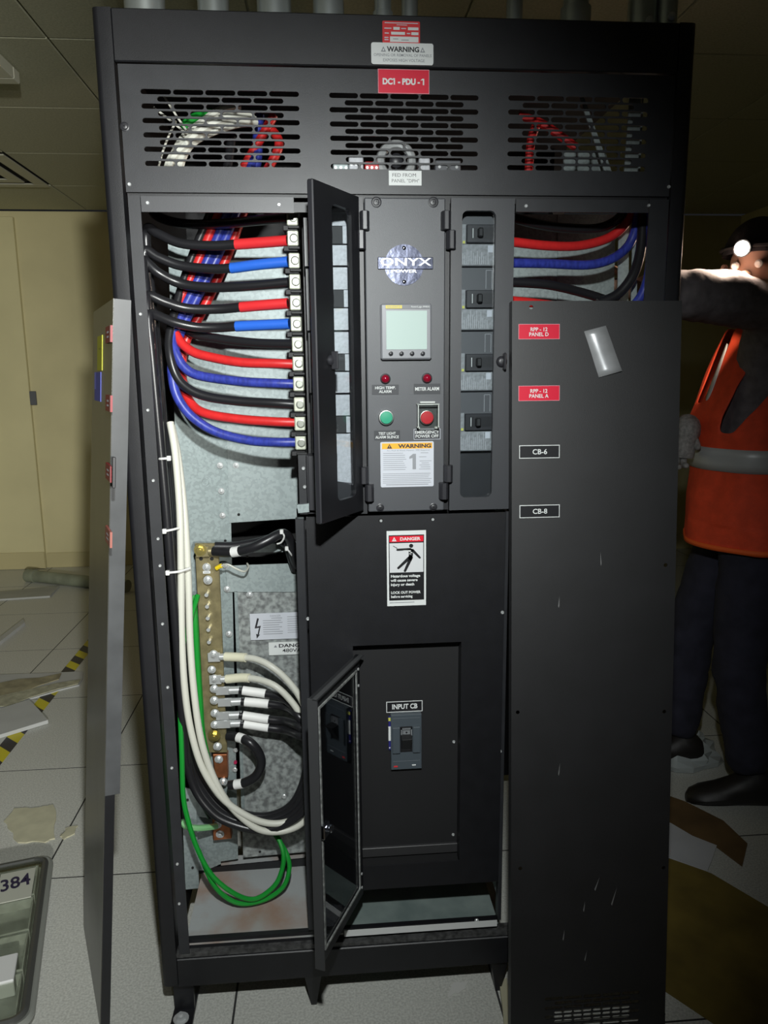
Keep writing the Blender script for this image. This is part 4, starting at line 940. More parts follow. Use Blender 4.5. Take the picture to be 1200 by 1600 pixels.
# brass neutral bar with bolts
bar_pts = [(304, 849), (341, 849), (355, 1176), (321, 1176)]
YN = 0.215
nb = thing('neutral_bar', at(338, 1176, YN), 'yellow zinc-plated neutral bar studded with bolts', 'bus bar')
B().prism([at(x, y, YN) for x, y in bar_pts], (0, 0.008, 0)).build('bar', ZINC, nb, bev=0.001)
for q, r in (((325, 906), .0065), ((331, 1046), .006), ((334, 1022), .0065), ((335, 1060), .0065), ((335, 1076), .0065), ((335, 1094), .0065), ((336, 1114), .0065), ((336, 1132), .0065), ((340, 1166), .0065)):
    b = B(); bolt(b, at(*q, YN - 0.0145), r, 0.006); b.build('bolt', BOLT, nb, smooth=True)
for q in ((313, 859), (335, 1149)):
    b = B(); bolt(b, at(*q, YN - 0.0165), 0.009, 0.008); b.build('brass_bolt', mat('brass bolt', (0.60, 0.50, 0.18), 0.3, 0.9), nb, smooth=True)
for q in ((324, 927), (325, 945), (326, 963), (327, 981), (328, 1000)):
    p = at(*q, YN); b = B(); b.cyl(p, p + Vector((0, -0.016, 0.0)), 0.0045, n=12); b.build('stud', BOLT, nb, smooth=True)
for q in ((314, 873), (331, 873)):
    p = at(*q, YN - 0.0002); B().cyl(p, p + Vector((0, 0.0002, 0)), 0.0045, n=14).build('bolt_hole', DARK, nb)
b = B(); bolt(b, at(323, 886, YN), 0.006, 0.005); b.build('bolt', BOLT, nb, smooth=True)
sign('marker', None, Matrix.Translation(at(323, 894, YN)), 0.017, 0.006, S_WHITE, [('l', S_INKG, 1, 0.15, 0.35, 0.85, 0.6)], parent=nb)
# copper blocks
for lab, pts, bl in (('small copper block under the brass neutral bar', [(332, 1179), (355, 1179), (356, 1216), (336, 1216)], [(342, 1186), (349, 1221)]),
                     ('lower copper earth block with clear lugs above the tray', [(331, 1272), (357, 1270), (362, 1311), (333, 1314)], [(340, 1288), (344, 1303)])):
    t = thing('copper_block', at(345, pts[2][1], YB), lab, 'copper block', 'copper blocks')
    B().prism([at(x, y, YB - 0.03) for x, y in pts], (0, 0.026, 0)).build('block', COPPER, t, bev=0.002)
    for q in bl:
        b = B(); bolt(b, at(*q, YB - 0.03), 0.0065, 0.006); b.build('bolt', BOLT, t, smooth=True)
# small indicator bits on the plate right of the copper block
p = at(368, 1190, YB - 0.003); B().cyl(p, p - Vector((0, 0.006, 0)), 0.004, n=12).build('test_point', mat('test red', (0.4, 0.02, 0.08), 0.4), cab)
for q in ((368, 1172), (367, 1203), (444, 1245)): screw(cab, *q, YB - 0.004, 0.006)

# cable ties on the left bundle and on the jumper
def tie(lab, pts, rad=0.0025):
    path = catmull([at(*q) for q in pts], 5)
    t = thing('cable_tie', path[-1], lab, 'cable tie', 'white cable ties')
    B().tube(path, rad, 6).build('strap', TIE, t, smooth=True)
    p = path[0]; B().box(p.x - 0.004, p.x + 0.004, p.y - 0.004, p.y + 0.004, p.z - 0.005, p.z + 0.005).build('tie_head', TIE, t, bev=0.001)
tie('white cable tie round the black bundle, topmost of three', [(264, 716, .055), (250, 717, .06), (246, 716, .09)])
tie('white cable tie just below where the white cables emerge', [(257, 830, .055), (268, 828, .06), (280, 825, .075)])
tie('white cable tie across both white cables level with the thin wire', [(262, 895, .06), (280, 893, .065), (297, 888, .085)])
tie('white cable tie at the bend of the heavy black jumpers', [(440, 831, .165), (444, 838, .165), (440, 847, .17), (433, 850, .175)], 0.002)
tie('white cable tie on the lower part of the heavy black jumpers', [(448, 857, .20), (452, 862, .20), (456, 868, .21)], 0.002)

# right bay cables
gr = 'cables in the right bay'
cable('power_cable', 'black cable topmost in the right bay', [(800, 340, .09), (840, 350, .11), (880, 356, .13), (930, 357, .14), (960, 346, .14), (978, 325, .15), (985, 290, .16)], RC_, CABK, gr)
cable('power_cable', 'red cable crossing the right bay', [(800, 378, .09), (855, 384, .11), (905, 384, .13), (950, 372, .14), (977, 350, .14), (990, 322, .15), (996, 285, .16)], RC_, CARED, gr)
cable('power_cable', 'blue cable crossing the right bay', [(800, 411, .09), (855, 412, .11), (917, 414, .12), (955, 405, .125), (980, 386, .13), (992, 360, .13), (998, 325, .14), (1002, 285, .15)], RC_, CABLU, gr)
cable('power_cable', 'black cable drooping behind the top of the right cover', [(800, 441, .09), (855, 445, .10), (905, 456, .12), (950, 470, .13), (985, 485, .14)], RC_, CABK, gr)
cable('power_cable', 'red cable just showing above the right cover', [(800, 470, .09), (830, 473, .10), (880, 480, .12), (930, 492, .13)], RC_, CARED, gr)
cable('power_cable', 'black cable curving upward at the right end of the right bay', [(935, 474, .10), (965, 460, .10), (988, 432, .10), (1000, 395, .11), (1004, 350, .12), (1006, 300, .13)], RC_ * 1.1, CABK, gr)
cable('power_cable', 'dark blue cable at the far right of the right bay', [(985, 484, .09), (1004, 458, .09), (1014, 425, .09), (1017, 380, .10), (1016, 320, .12)], RC_, CABLU, gr)

# things behind the vent slots
gv = 'cables behind the left vent'
for i, (lab, pts, m_, rr) in enumerate((
  ('white cable arching behind the left vent, lowest', [(258, 285, .10), (268, 250, .11), (290, 225, .12), (320, 200, .13), (360, 183, .14), (395, 182, .16)], CAWHT, .010),
  ('white cable arching behind the left vent, middle', [(275, 285, .11), (283, 248, .12), (300, 222, .13), (330, 205, .14), (370, 192, .15), (400, 190, .17)], CAWHT, .010),
  ('white cable arching behind the left vent, uppermost', [(262, 262, .13), (285, 218, .14), (315, 192, .15), (345, 172, .16), (375, 165, .17)], CAWHT, .008),
  ('green cable behind the left vent', [(285, 200, .15), (298, 187, .15), (315, 180, .16), (330, 176, .18)], CAGRN, .009))):
    cable('vent_cable', lab, pts, rr, m_, gv, seg=8)
for i, pts in enumerate(([(240, 168, .09), (262, 185, .09), (290, 208, .09)], [(256, 150, .10), (275, 180, .10), (292, 205, .10)], [(248, 260, .08), (255, 235, .08), (264, 212, .08), (275, 190, .09)])):
    cable('thin_wire', ['thin pale wire behind the left vent, longest diagonal', 'thin pale wire behind the left vent, steep and short', 'thin pale wire rising from the lower left of the left vent'][i], pts, .0022, CAWHT, 'thin wires behind the left vent', cat='wire', seg=6)
cf = thing('cooling_fan', at(617, 262, .12), 'round metal cooling fan behind the middle vent', 'fan')
c = at(619, 252, .12)
B().ring(c, (0, 1, 0), 0.032, 0.009).build('fan_ring', BOLT, cf, smooth=True)
b = B(); b.lathe(c + Vector((0, 0.004, 0)), (0, -1, 0), [(0.014, 0), (0.014, 0.01), (0.008, 0.014)], 16)
for k in range(3):
    a = math.radians(30 + 120 * k); d = Vector((math.cos(a), 0, math.sin(a))); b.cyl(c + d * 0.012, c + d * 0.03, 0.003, n=8)
b.build('fan_hub', PLASTIC, cf, smooth=True)
for k, (x0, x1, y0, y1, m_, lab) in enumerate(((545, 568, 244, 270, LABW, 'pale terminal block left of the cooling fan'), (570, 592, 252, 272, S_RED2, 'red-marked relay beside the cooling fan'), (655, 672, 244, 270, LABW, 'pale terminal block right of the cooling fan'), (520, 545, 252, 272, GALV2, 'bright bracket at the left end behind the middle vent'), (680, 720, 250, 272, GREYP, 'grey terminal strip behind the right end of the middle vent'))):
    a, c2 = at(x0, y0, .11), at(x1, y1, .11)
    t = thing('terminal_block', ((a.x + c2.x) / 2, .125, c2.z), lab, 'terminal block', 'devices behind the middle vent')
    B().box(a.x, c2.x, .11, .15, c2.z, a.z).build('block', m_, t, bev=0.002)
    b = B()
    for j in range(3): b.cyl((a.x + (j + .5) * (c2.x - a.x) / 3, .111, (a.z + c2.z) / 2), (a.x + (j + .5) * (c2.x - a.x) / 3, .1085, (a.z + c2.z) / 2), 0.003, n=8)
    b.build('terminal_screws', BOLT, t)
B().box(at(505, 270, .10).x, at(790, 270, .10).x, .10, .2, Z_VENT - 0.004, Z_VENT + 0.006).build('device_shelf', BLACK, cab)
pq('vent_strut', [(905, 150), (912, 150), (957, 275), (947, 275)], .10, GALV2, cab, thick=.004)
pq('vent_strut', [(985, 140), (1002, 140), (1000, 275), (975, 275)], .12, GALV2, cab, thick=.004)
pq('vent_strut', [(880, 235), (945, 235), (958, 275), (880, 275)], .16, GALV, cab, thick=.004)
pq('vent_strut', [(1004, 150), (1006, 150), (1000, 275), (997, 275)], .08, GALV2, cab, thick=.004)
for i, pts in enumerate(([(840, 190, .14), (830, 220, .14), (826, 270, .14)], [(810, 180, .15), (850, 195, .15), (900, 230, .15)])):
    cable('vent_cable', ['dark red cable dropping behind the right vent', 'dark red cable slanting behind the right vent'][i], pts, .009, CARED, 'cables behind the right vent', seg=8)

# ---------------------------------------------------------------- the removed covers
# right cover, leaning on the cabinet over the right bay
cz = 1.572; P0 = Vector((0.364, -0.172, 0.0)); UP = Vector((0.003, 0.132, cz)).normalized(); RT = Vector((1, 0, 0))
RT = (RT - UP * RT.dot(UP)).normalized(); NB_ = UP.cross(RT) * -1   # pointing away from viewer
NB_ = RT.cross(UP) * -1
CT_ = Matrix(((RT.x, NB_.x, UP.x, P0.x), (RT.y, NB_.y, UP.y, P0.y), (RT.z, NB_.z, UP.z, P0.z), (0, 0, 0, 1)))
nface = -NB_
if nface.y > 0: nface = -nface
def on_cover(px, py):
    q = CT_.inverted() @ hit(px, py, P0, nface); return q.x, q.z
CW = 0.5 * (on_cover(1047, 900)[0] + on_cover(1049, 1500)[0])
Hc = on_cover(900, 470)[1]
rc = thing('cover_panel', P0 + Vector((CW / 2, 0, 0)), 'black steel cover with red and black tags leaning over the right bay', 'cover panel', 'removed cover panels')
holes = []
xa, xb = on_cover(850, 1575)[0], on_cover(1000, 1575)[0]; za = on_cover(925, 1556)[1]
vent(xa, xb, za, za - 0.0105 * 10 if za > 0.12 else za - 0.0095 * 6, rows=11 if za > 0.12 else 7)
for q in ((830, 480), (1040, 883), (809, 1113), (1038, 1112), (813, 1357), (1037, 1356), (1037, 1585)):
    x, z = on_cover(*q); holes.append([(x + 0.004 * math.cos(2 * math.pi * i / 12), z + 0.004 * math.sin(2 * math.pi * i / 12)) for i in range(12)])
plate('sheet', rect(0, CW, 0, Hc), holes, 0, 0.0016, COVERM, rc, T=CT_)
B().box(0, 0.0016, 0.0016, 0.022, 0, Hc).box(CW - 0.0016, CW, 0.0016, 0.022, 0, Hc).box(0.0016, CW - 0.0016, 0.0016, 0.022, Hc - 0.0016, Hc).box(0.0016, CW - 0.0016, 0.0016, 0.022, 0, 0.0016).build('folded_rim', COVERM, rc, T=CT_)
for rcx, txt, m_, lab in (((810, 506.5, 874, 530), 'RPP - 12\nPANEL D', S_RED, 'red tag reading RPP - 12 PANEL D on the right cover'), ((810, 603, 874, 626), 'RPP - 12\nPANEL A', S_RED, 'red tag reading RPP - 12 PANEL A on the right cover'),
                          ((811, 696, 874, 715.5), 'CB-6', S_BLACK, 'black white-bordered tag reading CB-6'), ((811.5, 789.5, 874, 808), 'CB-8', S_BLACK, 'black white-bordered tag reading CB-8')):
    x0, z1 = on_cover(rcx[0], rcx[1]); x1, z0 = on_cover(rcx[2], rcx[3])
    T = CT_ @ Matrix.Translation(((x0 + x1) / 2, 0, (z0 + z1) / 2))
    if m_ is S_RED: its = [('t', S_WHITE, 1, txt, 0.26, 0.22, 0.73, 0.80, 0.02, 0.95), ('b', mat('plate edge pink', (0.7, 0.3, 0.35), 0.5), 1, 0.0008)]
    else: its = [('t', S_WHITE, 1, txt, 0.33, 0.30, 0.69, 0.70, 0.015), ('b', S_WHITE, 1, 0.0014)]
    sign('circuit_tag', lab, T, x1 - x0, z1 - z0, m_, its, cat='tag')
# strip of grey duct tape hanging on the cover
q = [on_cover(*p_) for p_ in ((912, 518), (946, 509), (970, 580), (935, 590))]
b = B(); N = 8
for i in range(N + 1):
    s = i / N
    for side in (0, 1):
        A = q[0] if side == 0 else q[1]; D = q[3] if side == 0 else q[2]
        x = A[0] + (D[0] - A[0]) * s; z = A[1] + (D[1] - A[1]) * s
        b.v.append(CT_ @ Vector((x, -0.002 - 0.006 * s * s * (1 if side else 0.3) - 0.001 * math.sin(5 * s), z)))
for i in range(N): b.f.append((2 * i, 2 * i + 1, 2 * i + 3, 2 * i + 2))
tp = b.build('duct_tape', mat('grey duct tape', (0.42, 0.43, 0.44), 0.35, 0.35, noise=0.1, nscale=30), smooth=True, label='strip of grey duct tape stuck on the right cover', cat='tape')
sm_ = tp.modifiers.new('thickness', 'SOLIDIFY'); sm_.thickness = 0.0004
SCR = mat('paint scratch', (0.16, 0.16, 0.16), 0.5)
for q in (((938, 862), (939, 884), 1.0), ((874, 932), (873, 950), 1.2), ((875, 1192), (873, 1212), 1.0), ((937, 1370), (930, 1392), 1.6), ((964, 1386), (956, 1415), 1.6), ((914, 1408), (912, 1425), 1.2), ((882, 1452), (880, 1470), 1.2), ((917, 1485), (914, 1502), 1.2)):
    x0, z0 = on_cover(*q[0]); x1, z1 = on_cover(*q[1]); hw = 0.0011 * q[2]
    B().add([CT_ @ Vector(v) for v in ((x0, -0.0002, z0), (x1 - hw, -0.0002, z1 + 0.004), (x1, -0.0002, z1), (x1 + hw, -0.0002, z1 + 0.005))], [(0, 1, 2, 3)]).build('scratch', SCR, rc)

# left cover, seen edge-on against the cabinet corner
NT, FT, FB, NBt = Vector((-0.368, -0.062, 1.577)), Vector((-0.492, 0.25, 1.577)), Vector((-0.665, 0.33, 0.0)), Vector((-0.53, 0.0, 0.0))
lc = thing('cover_panel', (NBt + FB) / 2, 'black steel cover seen edge-on, leaning against the left cabinet corner', 'cover panel', 'removed cover panels')
nrm = (FT - NT).cross(NBt - NT).normalized()
if nrm.x > 0: nrm = -nrm           # outward face looks left
inn = -nrm
FACE = mat('olive black cover face', (0.05, 0.05, 0.043), 0.30, noise=0.2, nscale=9, bump=0.1, bscale=700)  # olive black, lighter than the right cover sheet
B().hexa([NBt, FB, FB + inn * 0.0016, NBt + inn * 0.0016, NT, FT, FT + inn * 0.0016, NT + inn * 0.0016]).build('sheet', FACE, lc)
def lerp(a, b_, t): return a + (b_ - a) * t
zcut = 0.632
cu_ = lerp(NT, NBt, zcut)
edge_dir = (FT - NT).normalized()
fw1, fw2 = 0.031, 0.021
b = B()
A0, A1 = NT, cu_
b.hexa([A1 + inn * 0.0016, A1 + inn * 0.0016 + edge_dir * 0.0016, A1 + inn * fw1 + edge_dir * 0.0016, A1 + inn * fw1, A0 + inn * 0.0016, A0 + inn * 0.0016 + edge_dir * 0.0016, A0 + inn * fw1 + edge_dir * 0.0016, A0 + inn * fw1])
b.build('folded_rim', mat('lit grey rim', (0.06, 0.063, 0.066), 0.42, noise=0.15, nscale=14), lc)  # lit upper rim painted a lighter grey than the black rim below
b = B(); A0, A1 = cu_, NBt
b.hexa([A1 + inn * 0.0016, A1 + inn * 0.0016 + edge_dir * 0.0016, A1 + inn * fw2 + edge_dir * 0.0016, A1 + inn * fw2, A0 + inn * 0.0016, A0 + inn * 0.0016 + edge_dir * 0.0016, A0 + inn * fw2 + edge_dir * 0.0016, A0 + inn * fw2])
b.build('folded_rim', BLACK, lc); b = B()
b.hexa([NT + inn * 0.0016, FT + inn * 0.0016, FT + inn * 0.004, NT + inn * 0.004, NT + inn * 0.0016 - Vector((0, 0, .0016)), FT + inn * 0.0016 - Vector((0, 0, .0016)), FT + inn * 0.004 - Vector((0, 0, .0016)), NT + inn * 0.004 - Vector((0, 0, .0016))])
b.build('folded_rim', BLACK, lc)
upv = (NT - NBt).normalized()
LT = Matrix(((0, 0, 0, 0),) * 4)
def left_T(px, py):
    p = hit(px, py, NT, nrm)
    r = edge_dir * -1        # from far to near = left to right in view
    u = (upv - r * upv.dot(r)).normalized()
    y = -nrm
    return Matrix(((r.x, y.x, u.x, p.x), (r.y, y.y, u.y, p.y), (r.z, y.z, u.z, p.z), (0, 0, 0, 1)))
for k, (px, py, txt) in enumerate(((172, 523, 'RPP - 12\nPANEL C'), (172, 630, 'RPP - 12\nPANEL B'), (172, 738, 'CB-5'), (171.5, 838, 'CB-7'))):
    T = left_T(px, py)
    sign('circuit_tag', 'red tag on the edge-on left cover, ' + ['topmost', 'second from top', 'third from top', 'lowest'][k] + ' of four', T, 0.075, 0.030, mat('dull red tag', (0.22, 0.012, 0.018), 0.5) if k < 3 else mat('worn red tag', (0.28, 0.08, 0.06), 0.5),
         [('l', S_PAPER, 1, 0.3, 0.3, 0.7, 0.42), ('l', S_PAPER, 1, 0.3, 0.58, 0.7, 0.70), ('r', S_WHITE, 1, 0.93, 0.0, 1.0, 1.0)], cat='tag', thick=0.004)
T = left_T(156.5, 552)
sign('sticky_note', 'yellow note stuck on the edge-on left cover', T, 0.085, 0.070, mat('note yellow', (0.42, 0.42, 0.01), 0.6), [('l', mat('note yellow dark', (0.25, 0.25, 0.01), 0.6), 1, 0.35, 0.35, 0.7, 0.4)], cat='note')
T = left_T(153, 604)
sign('tape_strip', 'blue tape strip stuck below the yellow note on the left cover', T, 0.115, 0.060, mat('masking tape blue', (0.03, 0.05, 0.42), 0.5), [('l', mat('tape light blue', (0.06, 0.10, 0.75), 0.4), 1, 0.0, 0.0, 0.3, 0.6)], cat='tape', thick=0.001)
# a slotted handle hole on the rim
T = left_T(180.5, 740)
B().box(-0.002, 0.004, -0.006, 0.0, -0.026, 0.03).build('rim_slot', S_BLACK, lc, T=T, bev=0.001)

# ---------------------------------------------------------------- conduits rising from the cabinet roof
COND = mat('steel conduit', (0.50, 0.54, 0.53), 0.32, 0.75, noise=0.1, nscale=20)
ords = ['leftmost', 'second from the left', 'third from the left', 'fourth from the left', 'fifth from the left', 'fifth from the right', 'fourth from the right', 'third from the right', 'second from the right', 'rightmost']
for i, (px, rr, Y) in enumerate(((226, .038, .12), (333, .030, .12), (428, .033, .12), (513, .030, .12), (598, .020, .16), (640, .020, .2), (804, .020, .2), (900, .030, .12), (1006, .030, .08), (1044, .018, .05))):
    c = at(px, 5, Y)
    t = thing('conduit', (c.x, Y, Z_TOP), 'bright steel conduit on the cabinet roof, ' + ords[i], 'conduit', 'conduits above the cabinet')
    B().cyl((c.x, Y, Z_TOP), (c.x, Y, CEIL), rr * 0.84, n=24).build('pipe', COND, t, smooth=True)
    B().cyl((c.x, Y, Z_TOP), (c.x, Y, Z_TOP + 0.07), rr, n=24).build('coupling', COND, t, smooth=True)
    B().lathe((c.x, Y - rr, Z_TOP + 0.022), (0, -1, 0), [(0.008, -0.002), (0.008, 0.004), (0.005, 0.006)], 12).build('set_screw', BOLT, t, smooth=True)

# ---------------------------------------------------------------- worker beside the cabinet
SKIN = mat('skin', (0.42, 0.25, 0.18), 0.55)
SHIRT = mat('grey work shirt', (0.17, 0.155, 0.165), 0.85, noise=0.2, nscale=30, bump=0.4, bscale=60)
PANTS = mat('dark navy trousers', (0.022, 0.022, 0.038), 0.9, noise=0.2, nscale=20, bump=0.4, bscale=40)
HAIRM = mat('dark hair', (0.02, 0.016, 0.014), 0.8, bump=0.6, bscale=150)
GLOVE = mat('grey ribbed knit', (0.26, 0.25, 0.24), 0.9, noise=0.25, nscale=90, bump=0.8, bscale=120)
VEST = mat('hi-vis orange mesh', (0.82, 0.075, 0.022), 0.75, noise=0.1, nscale=25, bump=0.5, bscale=260)
SILVER = mat('silver reflective tape', (0.55, 0.57, 0.57), 0.45, 0.2, bump=0.1, bscale=100)
PC = at(1174, 700, 0.86); cx, cy = PC.x, 0.86
FW = Vector((-0.985, 0.17, 0)).normalized(); LF = Vector((-FW.y, FW.x, 0))     # facing, and the worker's left (towards the camera)
if LF.y > 0: LF = -LF
def bp(f_, l_, z): return Vector((cx, cy, 0)) + FW * f_ + LF * l_ + Vector((0, 0, z))
person = thing('person', (cx, cy, 0), 'worker in orange hi-vis vest and dark clothes reaching into the cabinet side', 'person')
hand_l = at(985, 452, 0.56); elbow_l = at(1066, 460, 0.57); sh_l = at(1208, 486, 0.66)
hand_r = at(1066, 690, 0.84)
lp = at(1160, 388, 0.63); ld_ = Vector((-0.75, -0.66, -0.12)).normalized()
hc = lp - ld_ * 0.122 - Vector((0, 0, 0.05)); fd = Vector((ld_.x, ld_.y, 0)).normalized()
J = {'pelvis': (bp(0, 0, 0.98), .135, .15), 'belly': (bp(0, 0, 1.12), .13, .15), 'chest': (bp(-0.02, 0, 1.31), .12, .15), 'neckb': (bp(-0.01, 0, 1.49), .062, .075), 'neck': ((bp(-0.01, 0, 1.52) + hc) / 2 - Vector((0, 0, 0.03)), .055, .055),
     'chin': (hc + fd * 0.015 - Vector((0, 0, 0.07)), .066, .062), 'headm': (hc, .085, .082), 'headt': (hc - fd * 0.01 + Vector((0, 0, 0.08)), .068, .066),
     'shl': (sh_l, .078, .078), 'midl': ((sh_l + elbow_l) / 2 + Vector((0, 0, 0.012)), .080, .080), 'ell': (elbow_l, .072, .074), 'frl': ((elbow_l + hand_l) / 2, .055, .055), 'wrl': (hand_l, .036, .036),
     'shr': (bp(0.0, -0.19, 1.47), .068, .068), 'elr': (bp(0.04, -0.27, 1.22), .055, .055), 'wrr': (hand_r + Vector((0.05, 0.04, 0.03)), .036, .036),
     'hipl': (bp(0, 0.10, 0.90), .115, .11), 'knl': (bp(0.04, 0.13, 0.50), .088, .085), 'anl': (bp(-0.02, 0.15, 0.10), .072, .072),
     'hipr': (bp(0, -0.10, 0.90), .115, .11), 'knr': (bp(0.12, -0.12, 0.50), .088, .085), 'anr': (bp(0.14, -0.10, 0.10), .072, .072)}
ED = [('pelvis', 'belly'), ('belly', 'chest'), ('chest', 'neckb'), ('neckb', 'neck'), ('neck', 'chin'), ('chin', 'headm'), ('headm', 'headt'), ('chest', 'shl'), ('shl', 'midl'), ('midl', 'ell'), ('ell', 'frl'), ('frl', 'wrl'),
      ('chest', 'shr'), ('shr', 'elr'), ('elr', 'wrr'), ('pelvis', 'hipl'), ('hipl', 'knl'), ('knl', 'anl'), ('pelvis', 'hipr'), ('hipr', 'knr'), ('knr', 'anr')]
def skin_mesh(J, ED, root, sub=2):
    names = list(J); me = bpy.data.meshes.new('skeleton')
    me.from_pydata([J[k][0] for k in names], [(names.index(a), names.index(b_)) for a, b_ in ED], [])
    ob = bpy.data.objects.new('tmp_body', me); COL.objects.link(ob)
    ob.modifiers.new('skin', 'SKIN')
    sv = me.skin_vertices[0].data
    for i, k in enumerate(names):
        sv[i].radius = (J[k][1], J[k][2]); sv[i].use_root = (k == root)
    su = ob.modifiers.new('sub', 'SUBSURF'); su.levels = sub; su.render_levels = sub
    bpy.context.view_layer.update()
    dg = bpy.context.evaluated_depsgraph_get()
    out = bpy.data.meshes.new_from_object(ob.evaluated_get(dg))
    bpy.data.objects.remove(ob); bpy.data.meshes.remove(me)
    return out
bm_ = skin_mesh(J, ED, 'pelvis', 3)
body = B().mesh(bm_, Matrix.Identity(4)).build('body', [SHIRT, PANTS, SKIN], person, smooth=True)
for poly in body.data.polygons:
    c = sum((body.data.vertices[v].co for v in poly.vertices), Vector()) / len(poly.vertices) + WL[body]
    d = c - Vector((cx, cy, 0))
    poly.material_index = 1 if c.z < 0.97 and abs(d.dot(LF)) < 0.35 and (c - hand_r).length > 0.12 else (2 if c.z > 1.585 and (c - J['headm'][0]).length < 0.19 and (c - J['headm'][0]).dot(Vector((0, 1, 0.4))) > -0.16 and (c - J['headm'][0]).length < 0.13 else 0)
# wrinkles on the raised sleeve
dm = body.modifiers.new('cloth folds', 'DISPLACE'); tx = bpy.data.textures.new('folds', 'CLOUDS'); tx.noise_scale = 0.07; dm.texture = tx; dm.strength = 0.018; dm.mid_level = 0.5
hb = B(); n1, n2 = 18, 10
for i in range(n2 + 1):
    a = math.pi * 0.46 * i / n2
    for k in range(n1):
        t_ = 2 * math.pi * k / n1
        d = fd * (math.sin(a) * math.cos(t_) * 0.112) + Vector((-fd.y, fd.x, 0)) * (math.sin(a) * math.sin(t_) * 0.098) + Vector((0, 0, math.cos(a) * 0.125))
        hb.v.append(hc + Vector((0, 0, 0.012)) - fd * 0.012 + d)
for i in range(n2):
    for k in range(n1): hb.f.append((i * n1 + k, i * n1 + (k + 1) % n1, (i + 1) * n1 + (k + 1) % n1, (i + 1) * n1 + k))
hb.build('knit_cap', mat('dark knit cap', (0.03, 0.026, 0.03), 0.9, bump=0.6, bscale=140), person, smooth=True)
sd = Vector((-fd.y, fd.x, 0))
b = B(); b.lathe(hc + fd * 0.075 + Vector((0, 0, -0.035)), fd, [(0.016, 0), (0.013, 0.02), (0.007, 0.032)], 10); b.build('nose', SKIN, person, smooth=True)
for s_ in (-1, 1):
    B().lathe(hc + fd * 0.074 + sd * 0.032 * s_ + Vector((0, 0, -0.005)), fd, [(0.012, 0), (0.011, 0.006), (0.006, 0.01)], 10).build('eye', mat('eye white', (0.6, 0.58, 0.55), 0.3), person, smooth=True)
    B().lathe(hc + sd * 0.085 * s_ + Vector((0, 0, -0.015)), sd * s_, [(0.026, 0), (0.028, 0.008), (0.016, 0.014)], 12).build('ear', SKIN, person, smooth=True)
B().tube([hc + fd * 0.083 + sd * (k * 0.008) + Vector((0, 0, -0.068)) for k in range(-3, 4)], 0.005, 6).build('mouth', mat('lips', (0.32, 0.14, 0.12), 0.5), person, smooth=True)
# right hand in a knit glove at the cabinet edge
def hand(center, d_fing, d_up, name, m):
    a = d_fing.normalized(); u = d_up.normalized(); w_ = a.cross(u)
    Jh = {'w': (center - a * 0.07, .033, .028), 'p': (center, .040, .026)}
    E_ = [('w', 'p')]
    for k in range(4):
        off = (k - 1.5) * 0.021; L_ = (0.07, 0.08, 0.076, 0.06)[k]
        Jh['a%d' % k] = (center + a * 0.045 + u * off, .012, .012); Jh['b%d' % k] = (center + a * (0.045 + L_ * 0.5) + u * off + w_ * 0.02, .0105, .0105); Jh['c%d' % k] = (center + a * (0.04 + L_ * 0.6) + u * off + w_ * 0.055, .0095, .0095)
        E_ += [('p', 'a%d' % k), ('a%d' % k, 'b%d' % k), ('b%d' % k, 'c%d' % k)]
    Jh['t1'] = (center - a * 0.02 + u * 0.04 + w_ * 0.015, .013, .013); Jh['t2'] = (center + a * 0.02 + u * 0.055 + w_ * 0.035, .011, .011)
    E_ += [('p', 't1'), ('t1', 't2')]
    return B().mesh(skin_mesh(Jh, E_, 'p', 2), Matrix.Identity(4)).build(name, m, person, smooth=True)
hand(hand_r + Vector((-0.01, 0, -0.0)), Vector((-0.35, -0.1, -0.95)), Vector((1, -0.1, -0.2)), 'gloved_hand', GLOVE)
B().tube(catmull([J['wrr'][0], lerp(J['wrr'][0], hand_r, 0.5) + Vector((0, 0, 0.02)), hand_r + Vector((0.012, 0, 0.045)), hand_r + Vector((0.005, 0, 0.0)), hand_r + Vector((0.0, 0, -0.05))], 5), lambda s: 0.036 + 0.006 * math.sin(3 * s), 14).build('glove_cuff', GLOVE, person, smooth=True)
hand(hand_l + Vector((-0.035, -0.01, -0.004)), Vector((-1, -0.3, -0.1)), Vector((0, -0.3, 1)), 'hand', SKIN)
